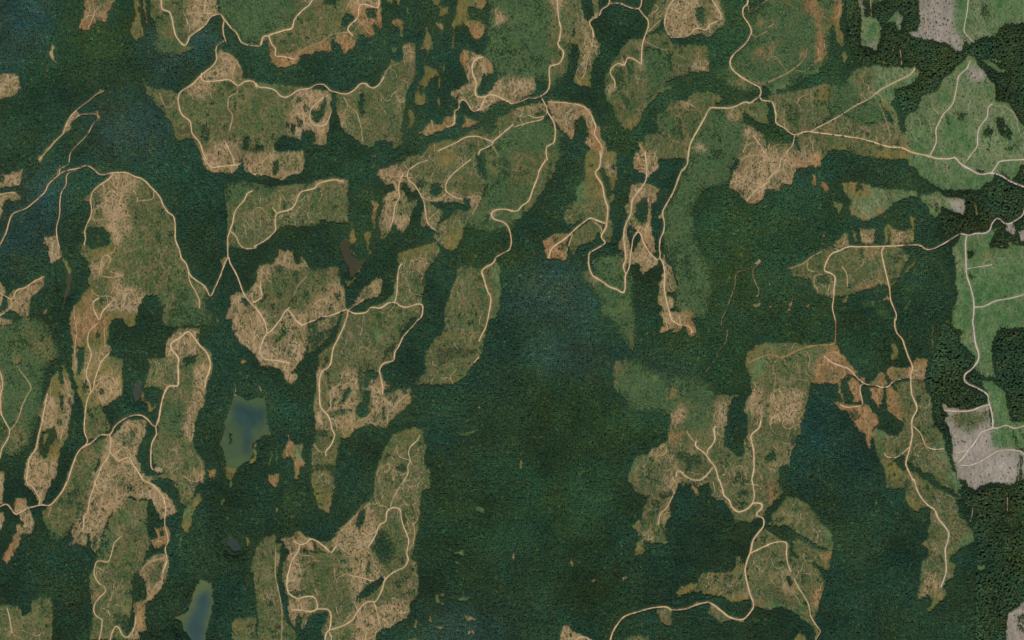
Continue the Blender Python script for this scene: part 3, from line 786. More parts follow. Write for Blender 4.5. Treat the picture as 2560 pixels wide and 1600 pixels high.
C gt 780,1176 838,1176 836,1223 780,1223
C l 920,813 952,826 952,879 942,853
F 1 915,930 931,927 947,938 944,948 926,953 920,969 910,969 910,940
F 1 912,980 928,980 926,996 920,1022 923,1035 905,1046 894,1038 894,1020 907,1006
F .9 868,969 881,980 868,990 860,1009 852,1006 857,990
F .6 823,1030 873,1022 865,1038 830,1041
F .7 899,922 910,916 905,959 902,985 897,959
F .8 956,1022 964,1012 963,1049 957,1051
F .8 934,1033 942,1033 942,1057 934,1057
F .9 957,980 981,969 984,959 992,964 968,990
F .8 984,996 994,988 992,1001 984,1009
F .8 1005,980 1021,980 1021,990 1008,988
F .8 788,1078 820,1078 817,1094 804,1096 791,1088
F .8 960,882 981,863 994,853 992,866 979,890 957,906
F .6 830,1165 844,1165 844,1178 820,1178
F .4 809,895 823,890 823,916 809,919
F .7 783,1165 820,1162 841,1168 836,1178 788,1178
R road_y2 4.5 865,799 860,816 844,850 833,874 828,906 820,919 804,932 799,959 800,1001 804,1020 820,1038 828,1057 830,1072 837,1088 828,1112 815,1128 816,1139
R road_y3 4.5 1047,797 1032,816 1010,840 997,866 987,882 984,901 960,908 950,922 952,943 957,964 957,985
R skid_o 2 852,956 846,964 828,977 827,1001 827,1020 817,1028
R skid_o 2 825,1046 838,1051 844,1075
R skid_o 2 857,930 852,956
R skid_o 2 927,1033 918,1043 899,1051
R skid_o 2 984,1020 1005,996 1021,985
R skid_o 2 968,1059 971,1028 968,1012
R skid_o 2 812,1128 799,1128 786,1112
K east_flank g 1110,779 1238,779 1217,811 1211,848 1206,887 1198,898 1180,916 1169,938 1143,961 1032,964 1063,935 1063,879 1100,837 1111,816
C gt 1111,800 1211,784 1206,840 1201,866 1169,869 1084,866 1069,887 1074,927 1053,948 1037,959 1129,961 1164,935 1116,932 1090,916 1090,879 1143,853
C m 1111,834 1196,840 1190,848 1106,845
C m 1129,948 1148,943 1140,964 1116,964
F .5 1095,887 1124,874 1193,877 1190,885 1137,890 1116,906 1098,914
R road_cross_s 4 1219,799 1214,819 1203,840 1198,853
R road_cross_s 4 1198,893 1185,906
K scrap_p t 1193,1020 1198,1012 1201,1020 1196,1025
K scrap_p gt 1151,1086 1185,1078 1214,1070 1196,1080 1169,1090 1153,1090
K scrap_p t 1045,924 1050,926 1047,930
K long_s g 1032,1070 1057,1070 1061,1104 1069,1117 1063,1141 1066,1170 1078,1176 1077,1223 939,1223 942,1178 947,1149 965,1112 984,1083
C m 989,1080 1037,1070 1055,1080 1037,1088
C gt 952,1144 1037,1091 1063,1131 1061,1170 1032,1197 944,1200
C gt 1026,1128 1063,1131 1053,1170 1032,1165
F .7 1002,1160 1016,1162 1016,1181 1002,1178
R road_long_s 3 1050,1088 1042,1102 1026,1117 1022,1133 1026,1152 1020,1165 1020,1184 1010,1201
K bog_star o 722,1078 726,1099 741,1112 759,1104 760,1117 756,1133 763,1157 763,1170 756,1168 751,1170 746,1194 738,1200 738,1176 730,1147 722,1141 706,1149 709,1133 714,1115 721,1104
C l 738,1115 756,1112 754,1133 756,1152 738,1147
K bog_star m 741,1186 746,1176 748,1200 741,1200
K bog_star o 672,1189 696,1184 697,1200 696,1215 688,1221 680,1213 672,1200
K stream_m l 680,1107 682,1144 677,1170 672,1168 677,1139
K stream_m l 689,1117 696,1144 696,1170 692,1165
K stream_m m 664,1078 677,1080 674,1094 664,1094
K stream_m gt 696,1062 700,1065 697,1086 694,1080
W lake_main 648,996 664,996 666,1038 672,1059 672,1083 656,1094 640,1107 624,1110 624,1001
K spot_m o 647,964 652,965 657,983 653,980
K spot_m m 684,1025 690,1025 689,1033 685,1030
G 693,1043 697,1065
D gn 1518,985 1677,1025 1650,1091 1465,1117 1439,1038
D gn 1624,774 1888,800 1862,985 1783,985 1730,932 1650,853
D ol 1306,959 1439,932 1518,985 1518,1144 1333,1144
D bl 1306,866 1412,840 1518,853 1518,911 1412,927 1333,911
D bl 1672,916 1730,922 1714,964 1637,964 1584,948 1597,922
K fingers o 1648,779 1732,779 1731,805 1740,821 1738,837 1727,845 1719,840 1717,819 1703,819 1701,832 1687,836 1677,824 1661,834 1645,829 1656,811
C t 1656,779 1717,779 1714,805 1693,813 1658,816
C gt 1677,805 1703,813 1693,824 1677,821
R road_fingers 3.5 1679,799 1690,808 1703,813 1719,815 1727,821 1730,832
K hook_south y 1526,779 1590,779 1592,842 1587,879 1576,877 1529,816
C gt 1566,816 1579,819 1587,848 1584,877 1574,874 1574,848 1566,826
R fireline 2 1804,797 1802,816 1817,826 1817,840 1813,856 1796,879 1791,895 1775,916 1764,932
C b 1809,824 1820,826 1817,837
K misty_plant y 1531,906 1558,895 1597,901 1632,927 1672,938 1714,935 1735,959 1717,980 1756,1009 1730,1022 1693,1020 1682,1035 1640,1038 1571,1033 1566,1001 1545,985 1531,959
C gt 1534,906 1566,901 1571,924 1547,924 1547,972 1537,969
C y 1566,906 1619,922 1597,948 1560,938
C l 1531,964 1547,969 1545,983 1534,977
C l 1571,972 1592,956 1613,951 1597,969 1587,983
C l 1627,943 1648,935 1648,946 1632,951
C o 1682,967 1693,977 1685,990 1664,1001 1672,983
K misty_plant y 1714,938 1783,959 1793,990 1772,1020 1730,1022
C o 1562,1021 1571,1022 1570,1030
K big_south gt 1698,1001 1714,996 1719,1020 1751,1020 1772,1017 1783,1001 1799,988 1846,988 1825,1012 1820,1033 1817,1065 1809,1110 1825,1125 1841,1141 1857,1139 1862,1128 1857,1104 1865,1086 1870,1049 1859,1028 1862,1006 1878,980 1875,948 1865,914 1867,885 1891,863 1920,853 1926,853 1926,1250 1783,1250 1769,1200 1730,1207 1703,1221 1701,1207 1672,1250 1597,1239 1568,1200 1576,1165 1592,1141 1619,1136 1627,1123 1666,1104 1669,1080 1677,1038
C m 1870,882 1920,858 1920,959 1883,948 1870,914
C l 1875,914 1920,879 1920,919 1888,948
C t 1875,980 1920,969 1920,1038 1888,1033 1865,1017
C l 1862,1025 1886,1043 1865,1043
C g 1751,1022 1783,1025 1767,1086 1756,1075
C y 1730,1022 1783,1017 1772,1075 1730,1070 1703,1086 1693,1059
C t 1677,1028 1709,1012 1714,1059 1677,1059
C g 1717,1099 1756,1078 1783,1067 1777,1112 1743,1120
C g 1883,1078 1920,1072 1920,1117 1888,1117
C t 1793,1006 1820,1009 1817,1054 1793,1062
C l 1576,1141 1597,1139 1587,1170 1574,1170
C t 1621,1128 1666,1107 1685,1144 1637,1149
C o 1672,1086 1709,1078 1703,1104 1677,1112
C g 1730,1139 1751,1133 1754,1184 1735,1197 1719,1184
C g 1756,1157 1777,1157 1799,1197 1769,1197
F .8 1687,1141 1703,1131 1724,1136 1754,1144 1756,1160 1730,1162 1727,1184 1740,1197 1719,1194 1714,1157 1698,1152
C o 1695,1139 1709,1139 1703,1149
F .6 1666,1102 1677,1117 1685,1139 1674,1139
F .9 1910,1147 1920,1133 1920,1170 1907,1173
R road_south_y 4.5 1740,1102 1739,1115 1761,1133 1777,1154 1788,1170 1796,1201
R road_south_y 4 1789,1065 1784,1072 1787,1096 1780,1112 1769,1125 1767,1136
R road_south_y 4 1781,1168 1767,1186 1751,1199 1730,1198 1711,1188 1701,1177 1693,1178 1690,1192
R road_south_y 2 1717,1075 1722,1088 1735,1102
R road_south_r 5 1902,1051 1896,1070 1878,1086 1878,1102 1883,1125 1884,1170 1878,1200
R road_south_r 2 1904,1049 1902,1025 1910,1012
K whitebits b 1847,1178 1855,1176 1855,1182 1849,1182
R skid_p 1.5 1870,908 1888,898 1920,887
K spots_s t 1452,969 1456,972 1453,983
K spots_s t 1418,1104 1420,1107 1418,1117
K spots_s t 1373,1128 1378,1129 1375,1137
K spots_s t 1299,1147 1306,1152 1308,1178 1301,1170
K spots_s o 1739,942 1754,946 1751,948
G 1449,985 1447,1028
G 1476,842 1492,893
G 1419,1115 1404,1141
D gn 1894,784 2211,784 2211,906 2105,879 1894,840
D rd 2370,779 2581,779 2581,1223 2401,1223 2364,1104 2338,1078 2317,932 2343,853
K east_top g 1909,853 1946,861 1973,856 2026,863 2068,861 2089,853 2100,879 2079,959 2034,961 2026,959 2023,985 2013,1033 2002,1057 2005,1086 1989,1094 1989,1112 1978,1131 1973,1170 1960,1223 1949,1250 1909,1250
C m 1920,856 1960,893 1920,887
C l 1920,858 1936,874 1920,885
C gt 1920,927 1999,914 2031,916 2026,948 2013,959 1920,959
C gt 1920,969 2021,964 2013,1025 1999,1065 1999,1112 1978,1139 1954,1200 1920,1200
C t 1920,985 2013,972 2007,1025 1986,1054 1920,1059
C l 1989,1107 2007,1107 1999,1123
C gt 1954,863 1986,856 1983,877 1968,887
F .9 1915,1144 1936,1128 1939,1139 1925,1154 1915,1157
F .9 1946,1176 1960,1162 1973,1170 1973,1223 1954,1229 1946,1200
F .8 1976,1094 1994,1099 1983,1117 1977,1110
F .6 1962,895 1976,895 1976,906 1965,906
R road_orange 3 2089,797 2088,848 2081,860 2052,862 2021,866 1991,877 1965,890 1954,893 1920,886
K orange_main o 2079,863 2092,863 2100,885 2116,895 2124,911 2145,930 2148,938 2166,951 2158,959 2145,938 2126,940 2124,938 2105,948 2103,972 2110,1004 2113,1009 2105,1009 2097,980 2095,961 2047,961 2034,959 2036,943 2034,924 2047,893 2063,887 2073,874
C o 2047,890 2068,890 2095,911 2097,959 2036,959 2034,927
C gt 2068,927 2089,919 2092,943 2068,948
K orange_main o 2126,943 2150,953 2153,975 2150,1006 2132,1009 2134,993 2118,980 2121,956
K orange_main o 2084,1004 2105,1009 2155,1017 2163,1009 2179,1025 2198,1043 2195,1065 2179,1078 2177,1112 2178,1125 2169,1117 2163,1088 2142,1075 2129,1051 2118,1030 2100,1028
C o 2140,1020 2185,1030 2195,1046 2174,1075 2145,1059
F .7 2121,1028 2145,1033 2148,1046 2132,1049
F .9 2103,948 2118,938 2121,969 2132,993 2129,1012 2113,1004 2105,975
R road_orange_in 4 2060,890 2079,906 2100,914 2121,922 2137,938 2150,951 2166,961 2190,964 2208,969 2224,964 2230,956 2251,948 2277,943
R road_orange_in 4 2163,959 2151,964 2150,980 2154,996 2155,1012 2137,1016 2116,1018 2100,1012
K leaf_a o 2174,959 2200,930 2208,930 2219,959 2211,968 2185,964
C gt 2177,953 2198,938 2200,959
K leaf_b o 2171,969 2208,972 2206,1006 2198,1022 2187,1006 2174,998 2179,985
K leaf_c o 2214,972 2227,967 2243,985 2251,1012 2261,1030 2256,1057 2235,1046 2219,1030 2214,996
K leaf_d m 2226,858 2237,858 2248,877 2245,898 2232,906 2226,901 2230,879
K sliver_e o 2179,895 2185,893 2174,916
K red_corner o 2222,919 2264,919 2280,916 2290,893 2319,898 2317,919 2309,953 2280,953 2277,940 2237,953 2224,948 2216,932
C t 2282,924 2304,903 2309,932 2282,948
C g 2227,927 2264,924 2259,943 2232,946
R road_s2 5 2237,797 2237,816 2243,834 2256,850 2264,874 2274,901 2281,919 2276,938 2277,969 2280,990 2290,1012 2290,1028 2280,1046 2278,1065 2280,1086 2274,1117 2267,1144 2264,1162 2274,1184 2282,1201
R road_s2 3 2281,1065 2298,1080 2308,1102 2317,1117 2338,1123 2359,1121
R road_s2 3 2274,1115 2261,1128 2248,1139 2235,1144 2216,1141 2211,1133
C b 2269,938 2277,932 2277,951 2267,946
K s_valley g 2232,959 2280,953 2309,956 2317,980 2327,998 2333,1038 2335,1067 2357,1083 2362,1112 2367,1131 2380,1170 2391,1223 2407,1250 2370,1250 2322,1223 2296,1223 2301,1200 2327,1200 2290,1170 2267,1154 2267,1186 2280,1223 2214,1223 2214,1197 2206,1170 2198,1152 2185,1123 2179,1080 2195,1070 2232,1091 2253,1078 2261,1051 2256,1028 2245,996
C gt 2285,972 2330,1001 2333,1059 2301,1059 2290,1012
C l 2343,1080 2362,1112 2367,1131 2370,1157 2354,1144 2349,1104
C gt 2312,1125 2349,1139 2380,1200 2354,1200 2333,1184 2290,1165 2274,1144
C l 2185,1075 2224,1080 2227,1091 2190,1094
C gt 2211,1086 2264,1080 2269,1112 2237,1117
C m 2200,1147 2237,1154 2253,1170 2264,1200 2216,1200
F 1 2192,1038 2214,1025 2216,1033 2237,1051 2261,1062 2256,1075 2237,1091 2214,1078 2195,1062
F 1 2239,1144 2259,1141 2269,1186 2274,1192 2253,1178 2240,1162
F .8 2237,1120 2248,1123 2245,1136 2237,1139
F 1 2267,1154 2290,1168 2312,1186 2330,1200 2301,1200 2282,1184
K pond_green m 2346,800 2333,811 2333,871 2327,871 2329,816
K farm_s l 2386,779 2523,779 2505,813 2476,861 2481,919 2486,948 2454,943 2433,924 2433,895 2415,871 2394,856 2401,829 2386,826
C gr 2404,832 2433,826 2436,879 2415,871 2394,858
C gr 2436,922 2478,914 2483,948 2457,943
F .6 2386,829 2412,829 2396,848
R road_farm 5.5 2429,797 2432,821 2436,856 2445,887 2441,903 2428,922 2412,935 2409,948 2417,959 2439,969 2465,985 2469,1001 2472,1012 2478,1038 2480,1065 2473,1072 2452,1080 2436,1104 2420,1125 2404,1147 2396,1154
K farm_t l 2446,953 2476,953 2497,972 2513,985 2518,1020 2528,1054 2560,1057 2581,1059 2581,1123 2502,1123 2478,1115 2476,1070 2480,1038 2470,993 2460,972
F .7 2531,1078 2539,1099 2547,1123 2539,1117 2531,1091
F .7 2544,1072 2555,1080 2566,1104 2555,1096
R road_farm2 3.5 2480,1069 2491,1070 2513,1063 2536,1070 2562,1062
R road_farm2 2 2478,1059 2473,1057
K pale_farm p 2355,1008 2370,1017 2396,1022 2423,1025 2470,1012 2473,1054 2481,1070 2478,1112 2502,1123 2547,1125 2581,1133 2581,1201 2404,1201 2394,1200 2386,1170 2380,1149 2380,1117 2372,1070 2359,1059 2367,1038 2357,1025
C gt 2370,1038 2396,1028 2465,1025 2462,1054 2423,1078 2383,1065
C p 2375,1072 2423,1086 2423,1117 2386,1117
F .7 2547,1131 2555,1144 2555,1197 2542,1200 2547,1170
R road_pale 5 2360,1025 2394,1028 2423,1026 2449,1017 2472,1010
R road_pale 3.5 2391,1132 2415,1125 2421,1121
R road_pale 4 2399,1162 2425,1162 2457,1149 2491,1128 2518,1124 2547,1128 2562,1137
K whitebits b 1948,1121 1953,1121 1952,1127 1949,1125
K whitebits b 2286,920 2291,920 2290,924 2287,924
D dk2 2026,964 2092,964 2100,1025 2171,1086 2206,1154 2211,1200 1960,1200 1999,1091
K tower_cut t 61,1179 138,1179 127,1213 111,1248 103,1263 95,1250 82,1229 63,1211
R road_left_s 3.5 67,1199 69,1208 82,1216 93,1234 101,1245 98,1262
R road_valley 5 169,1203 159,1224 146,1242 132,1258 122,1263 106,1262 87,1266 69,1271 53,1279 40,1285 32,1277 21,1263 11,1261 0,1267 -21,1274
K farwest_cut t -26,1179 12,1179 11,1216 5,1261 -26,1263
K dogleg_cut t 38,1245 58,1244 70,1250 70,1263 79,1277 87,1301 85,1324 77,1338 53,1338 50,1364 37,1385 19,1410 5,1398 24,1364 42,1330 42,1314 53,1306 61,1322 53,1301 40,1285 34,1269
C o 26,1348 50,1340 48,1364 34,1383 19,1409 5,1398
C o 37,1248 69,1248 69,1266 37,1269
F 1 45,1285 58,1306 63,1322 56,1319 48,1306
K west_south_cut t -26,1274 12,1282 11,1301 3,1327 -26,1338
K valley_side g 169,1179 238,1179 238,1216 225,1242 220,1274 196,1298 175,1327 164,1353 124,1359 122,1327 106,1306 106,1277 127,1266 148,1240 167,1211
C o 116,1269 132,1260 127,1277 116,1279
C m 106,1277 116,1279 114,1290 106,1287
C y 122,1327 169,1332 164,1356 127,1359
C l 111,1316 138,1327 159,1330 153,1332 114,1322
K cape_cut t 238,1179 360,1179 381,1205 397,1219 413,1229 429,1250 444,1269 442,1287 415,1295 402,1303 397,1287 384,1269 381,1253 362,1248 344,1250 333,1240 317,1245 302,1266 294,1277 278,1287 265,1319 259,1338 251,1369 241,1383 230,1372 228,1353 220,1332 220,1359 209,1369 196,1364 172,1364 185,1346 177,1330 190,1306 212,1279 222,1242
C gt 280,1200 317,1184 312,1226 286,1232
C gt 238,1322 254,1332 246,1369 233,1364
F .6 233,1343 243,1343 243,1369 234,1372
F .6 315,1205 339,1226 325,1234
R road_cape 3.5 241,1199 235,1221 225,1248 220,1279 212,1290 210,1311 209,1327
R road_cape 4 354,1197 381,1211 397,1226 409,1245 415,1274 413,1293 413,1314 418,1332 421,1353 414,1372 418,1393 415,1412 407,1433
R skid_q 2 291,1208 294,1234 286,1266
R skid_q 2 302,1269 286,1266 265,1274
R skid_q 2 190,1327 225,1330
K horse_mid g 302,1266 317,1245 344,1250 370,1253 370,1327 376,1348 370,1385 344,1433 331,1451 331,1499 328,1541 317,1576 317,1600 228,1600 235,1544 228,1499 225,1443 238,1417 243,1396 254,1364 265,1327 280,1287
C gt 325,1253 368,1258 370,1332 362,1369 333,1348 328,1306
C y 254,1338 291,1311 286,1359 265,1396 249,1385
C l 317,1287 333,1298 317,1316
C gt 265,1459 331,1454 328,1502 291,1496 265,1480
C gt 251,1512 325,1512 323,1533 278,1544
C gt 238,1412 304,1425 291,1443 243,1438
C o 235,1480 254,1478 249,1494 238,1491
C m 307,1301 304,1311 296,1314
C t 286,1327 299,1319 307,1330 304,1340 291,1338
F .7 286,1531 331,1544 328,1570 310,1576 291,1557
R road_snake 3 304,1340 288,1356 282,1375 276,1396 270,1404 254,1401 243,1404 238,1420 238,1438 249,1457 262,1465 265,1478 249,1494 238,1512 238,1531 249,1544 257,1549 254,1581 249,1601
R road_snake 3.5 276,1601 283,1578 291,1565 299,1568 307,1584 317,1592 328,1586 339,1562 341,1539
K s_finger t 413,1385 423,1390 426,1412 421,1438 413,1457 410,1470 394,1486 378,1502 365,1507 365,1544 368,1570 362,1581 349,1576 352,1600 315,1600 323,1581 336,1565 339,1541 331,1512 347,1499 368,1496 365,1454 349,1438 347,1425 360,1409 384,1388 402,1380
C o 339,1507 362,1496 365,1539 368,1576 349,1576 341,1539
C gt 376,1412 402,1398 413,1412 397,1454 376,1465
F .6 399,1412 413,1406 410,1420 402,1433
R skid_q 2 418,1393 392,1398 368,1409 354,1428
R skid_q 2 407,1433 413,1406 421,1393
R road_snake 2.5 407,1438 405,1462 392,1478 370,1499
K s_finger o 386,1322 405,1319 418,1316 429,1327 426,1356 413,1364 402,1369 386,1369 373,1353 394,1343
F .9 399,1327 410,1327 410,1338 399,1340
K cane_cut gt 423,1179 513,1179 511,1211 497,1208 489,1224 484,1248 466,1263 452,1261 444,1226 429,1203
C t 471,1179 511,1179 508,1211 495,1216
F .9 413,1195 434,1211 444,1232 455,1266 444,1263 423,1229
K fen_s m 497,1232 505,1234 503,1258 492,1271 484,1287 479,1319 474,1335 460,1332 454,1319 460,1279 468,1263 484,1250
C l 463,1274 479,1271 476,1301 466,1306
K stream_s l 497,1298 501,1306 504,1335 500,1335
K stream_s l 558,1242 562,1253 558,1266 550,1261
K stream_s l 563,1290 571,1293 569,1306
K stream_s l 579,1189 582,1211 574,1224 575,1205
K stream_s l 450,1348 455,1332 454,1385 450,1396
K stream_s l 519,1369 526,1369 524,1390
W pond_d 565,1353 574,1344 587,1348 598,1364 598,1380 590,1383 574,1375 566,1364
K spot_m o 614,1343 622,1346 624,1359 619,1367 614,1353
K stream_s m 452,1472 459,1470 455,1480
W lake_south 500,1451 516,1451 529,1459 532,1478 533,1517 524,1554 516,1576 511,1623 476,1623 474,1597 460,1576 455,1554 437,1547 450,1541 471,1528 479,1504 487,1470
K sw_cut g -26,1517 16,1510 48,1515 58,1541 79,1531 77,1502 106,1491 127,1496 135,1517 132,1623 -26,1623
C g 79,1499 116,1494 132,1517 130,1557 79,1562 53,1557
C gt 0,1517 21,1517 26,1544 0,1557
C gt 53,1581 130,1570 130,1623 53,1623
R skid_r 3 20,1520 26,1544 30,1568 32,1581
C t 21,1581 32,1562 38,1570 34,1589 24,1592
K east_block_s g 630,1396 640,1385 646,1438 640,1480 635,1475 635,1438 627,1425
K east_block_s2 g 582,1549 616,1541 640,1541 646,1623 579,1623
C m 582,1549 608,1552 616,1576 590,1584
K yblock m 778,1179 838,1179 836,1216 830,1248 825,1285 820,1287 799,1271 783,1232 779,1216
C gt 780,1184 836,1184 836,1226 804,1224
C t 804,1263 825,1253 823,1282
K long_s gt 940,1179 1074,1179 1066,1224 1053,1229 1050,1293 1047,1332 1039,1359 1032,1396 1045,1414 1047,1465 1042,1502 1026,1504 1026,1531 1016,1549 989,1560 981,1573 955,1573 944,1584 936,1623 809,1623 804,1570 812,1552 825,1533 788,1536 775,1544 767,1560 756,1581 751,1554 741,1573 738,1570 722,1544 719,1499 706,1454 709,1412 727,1380 711,1364 698,1348 727,1340 741,1330 754,1324 762,1338 778,1343 804,1351 825,1353 841,1330 878,1293 905,1263 923,1253 934,1229
C t 701,1348 751,1327 762,1340 783,1348 820,1369 830,1380 788,1375 756,1375 730,1375 714,1359
C t 825,1353 878,1295 915,1261 939,1279 944,1306 957,1301 936,1348 918,1380 920,1438 915,1459 883,1496 875,1438 878,1385 846,1375
C t 926,1385 950,1385 957,1433 931,1449
C t 719,1390 751,1372 751,1478 730,1483 717,1454
C t 722,1496 756,1494 778,1512 772,1531 746,1536 738,1570 725,1541
C t 883,1528 920,1504 936,1510 950,1560 936,1623 886,1623
C t 950,1512 1024,1504 1016,1544 981,1570 955,1565
C g 751,1383 825,1385 868,1390 875,1438 873,1491 883,1517 868,1549 830,1552 820,1523 793,1517 788,1488 756,1486
C gt 825,1390 870,1401 868,1438 857,1531 841,1541 836,1465
C g 963,1298 992,1293 1016,1332 1016,1385 1000,1390 973,1348
C g 968,1430 1018,1412 1042,1425 1032,1491 947,1502 952,1465
C gt 1010,1428 1045,1425 1042,1496 1010,1499
C g 825,1573 881,1552 881,1623 830,1623
C g 762,1385 788,1390 788,1480 767,1480
C y 944,1322 968,1332 992,1380 973,1412 950,1406 926,1369
C gt 942,1179 1063,1179 1047,1253 957,1266
C m 1037,1301 1050,1311 1037,1348
F 1 897,1279 910,1269 915,1287 907,1314 897,1324 891,1314
F .6 944,1322 968,1332 992,1380 971,1412 952,1406 944,1380 926,1369
F .7 920,1385 924,1401 923,1438 919,1449 918,1406
F .8 1002,1266 1010,1285 1016,1324 1008,1314 1002,1287
F .8 1018,1274 1032,1279 1037,1295 1026,1287
F .9 952,1441 963,1446 957,1459 926,1488 894,1499 886,1499 915,1470 942,1449
F 1 775,1541 788,1533 809,1544 817,1554 804,1573 796,1600 793,1623 746,1623 754,1597
F .9 743,1541 751,1533 754,1576 746,1623 741,1600
F .7 783,1348 799,1372 793,1385 786,1372
F .7 751,1372 830,1380 788,1383 754,1380
F .6 1000,1401 1016,1393 1013,1409 1002,1414
F 1 697,1359 711,1359 714,1385 709,1412 703,1438 706,1465 719,1515 725,1552 709,1552 706,1512 696,1454 703,1412
F .6 733,1343 756,1340 741,1348
F .5 902,1385 907,1390 902,1438
R road_low 4.5 735,1351 751,1360 767,1356 778,1346 799,1356 815,1369 829,1380 841,1364
R road_low 4.5 750,1361 746,1377 733,1396 725,1420 719,1446 719,1472 727,1486 746,1496 762,1491 783,1491 792,1502 793,1520 778,1528 759,1525 730,1523
R road_low 4.5 793,1521 820,1523 828,1539 825,1570 817,1581 813,1601
R road_low 3.5 823,1578 829,1589 828,1601
R road_low 4 824,1574 860,1562 883,1547 894,1528 918,1504 939,1502 955,1475 963,1449 984,1430 1010,1417 1021,1398 1017,1383 1022,1353 1016,1332 1005,1303 1000,1274 981,1269 968,1279 964,1303 950,1311 939,1338 920,1369
R road_low 3 936,1504 942,1528 950,1560
R road_low 3 963,1446 955,1438 934,1451 905,1443 878,1438
R road_low 2.5 885,1502 894,1523
R road_low 2.5 793,1483 788,1472
R road_low 2 1010,1203 989,1232 976,1266
R road_low 2 1032,1306 1037,1324 1034,1359
R road_low 2 841,1364 849,1332 878,1301 899,1279 926,1256
R skid_s 2 690,1369 690,1401 689,1433 696,1470 703,1504 706,1544 705,1600
K west_panel g 640,1369 666,1340 688,1335 693,1359 706,1359 701,1385 703,1406 693,1438 698,1478 709,1517 717,1557 738,1576 746,1623 645,1623 645,1544 640,1465
C gt 656,1348 688,1348 688,1385 656,1385
C gt 651,1465 688,1465 693,1544 661,1517
C b 692,1383 703,1383 702,1409 693,1404
K spots_t t 688,1269 697,1266 697,1279 690,1282
K green_dab l 1185,1266 1214,1269 1211,1285 1190,1282
K green_dab l 1137,1383 1161,1375 1161,1390 1137,1390
K green_dab l 1137,1404 1153,1404 1145,1414
K patchy gt 1087,1486 1098,1486 1100,1510 1087,1510
C l 1084,1486 1100,1486 1098,1510 1087,1507
K patchy o 1100,1483 1112,1483 1111,1494 1102,1494
K patchy gt 1121,1475 1132,1478 1129,1488
K patchy l 1143,1491 1182,1494 1169,1504 1145,1502
K patchy t 1156,1541 1166,1536 1193,1549 1188,1554 1164,1549
K patchy t 1087,1562 1108,1565 1106,1573 1090,1573
K patchy t 1169,1576 1180,1578 1190,1589 1172,1586
K patchy t 1069,1552 1084,1525 1077,1557
K patchy t 1037,1552 1042,1547 1042,1573 1037,1568
K patchy m 1021,1597 1042,1592 1042,1623 1016,1623
K patchy t 1058,1590 1066,1590 1063,1597
K patchy gt 1090,1510 1111,1504 1106,1515
K patchy gt 1156,1478 1166,1483 1161,1491
K patchy gt 1061,1573 1074,1573 1071,1578
K spots_t t 1118,1443 1124,1446 1121,1451
D bl 1103,1517 1248,1544 1280,1623 1037,1623
D ol 1077,1200 1280,1200 1280,1359 1143,1438 1050,1332
G 1267,1420 1272,1435
G 662,1324 666,1348
D gn 1227,1121 1545,1147 1571,1332 1359,1385 1201,1306
K big_south gt 1571,1179 1703,1179 1698,1211 1685,1234 1679,1250 1677,1274 1677,1293 1666,1308 1661,1338 1672,1356 1664,1364 1653,1359 1627,1359 1611,1356 1608,1388 1590,1390 1586,1385 1590,1359 1600,1346 1592,1332 1579,1319 1579,1311 1597,1298 1608,1279 1613,1250 1621,1245 1611,1234 1595,1232 1592,1211
C m 1587,1356 1605,1348 1608,1385 1587,1385
C l 1650,1348 1672,1356 1664,1364 1650,1359
C m 1576,1311 1595,1301 1597,1327 1584,1319
C t 1666,1195 1701,1195 1687,1229 1682,1242 1666,1269 1656,1311 1645,1311 1650,1274 1674,1240
F .6 1627,1253 1648,1253 1648,1266 1632,1271
F .8 1648,1234 1679,1229 1677,1242 1656,1248
F .5 1616,1282 1637,1285 1634,1298 1619,1295
F .5 1648,1306 1661,1308 1658,1332 1648,1332
F .5 1597,1293 1613,1301 1605,1327 1608,1343
R skid_t 3 1687,1229 1677,1250 1664,1271 1650,1285 1645,1311
K big_south o 1727,1205 1740,1219 1751,1242 1740,1242 1727,1224
K big_south gt 1714,1179 1783,1179 1775,1208 1746,1219 1730,1208
K big_south gt 1783,1179 1920,1179 1920,1266 1910,1290 1894,1295 1878,1306 1836,1306 1825,1279 1814,1261 1804,1248 1796,1229 1788,1216
C g 1830,1221 1881,1216 1870,1266 1843,1277 1830,1253
C g 1841,1277 1867,1293 1836,1303
F .7 1838,1261 1862,1253 1870,1261 1843,1274
F .7 1846,1234 1873,1221 1870,1234 1841,1250
R road_south_y 5.5 1797,1197 1805,1221 1809,1237 1822,1250 1828,1266 1841,1277 1851,1278 1867,1271 1881,1258 1896,1257 1904,1261 1902,1271 1891,1282 1894,1290 1907,1295 1908,1314 1894,1332 1881,1353 1875,1380 1867,1401 1862,1425 1866,1451 1873,1480 1883,1510 1878,1525 1862,1544 1846,1548 1822,1541 1801,1525 1777,1507 1759,1506 1738,1512 1719,1520 1693,1524 1677,1523 1664,1516 1632,1519 1597,1528 1560,1541 1542,1562 1531,1581 1525,1601
R road_south_r 4 1878,1197 1883,1221 1884,1245 1877,1261
R road_south_v 4 1874,1383 1891,1375 1907,1367 1922,1361
K whitebits b 1840,1269 1850,1263 1849,1269 1841,1273
K oval_cut g 1878,1369 1899,1330 1920,1322 1926,1348 1920,1364 1904,1369 1873,1390 1867,1412 1873,1438 1888,1486 1920,1502 1968,1517
K oval_cut g 1899,1327 1920,1332 1955,1340 1970,1353 1978,1385 1994,1396 2037,1412 2052,1433 2063,1462 2052,1496 2047,1523 2034,1552 2047,1578 2050,1586 2042,1589 2031,1568 2018,1560 1994,1539 1955,1515 1923,1528 1886,1515 1875,1486 1869,1459 1867,1425 1873,1390 1888,1353
C gt 1883,1390 1920,1375 1957,1364 1968,1390 1973,1425 1957,1465 1920,1465 1888,1465
C gt 1978,1401 2034,1412 2058,1465 2047,1491 1994,1465 1978,1438
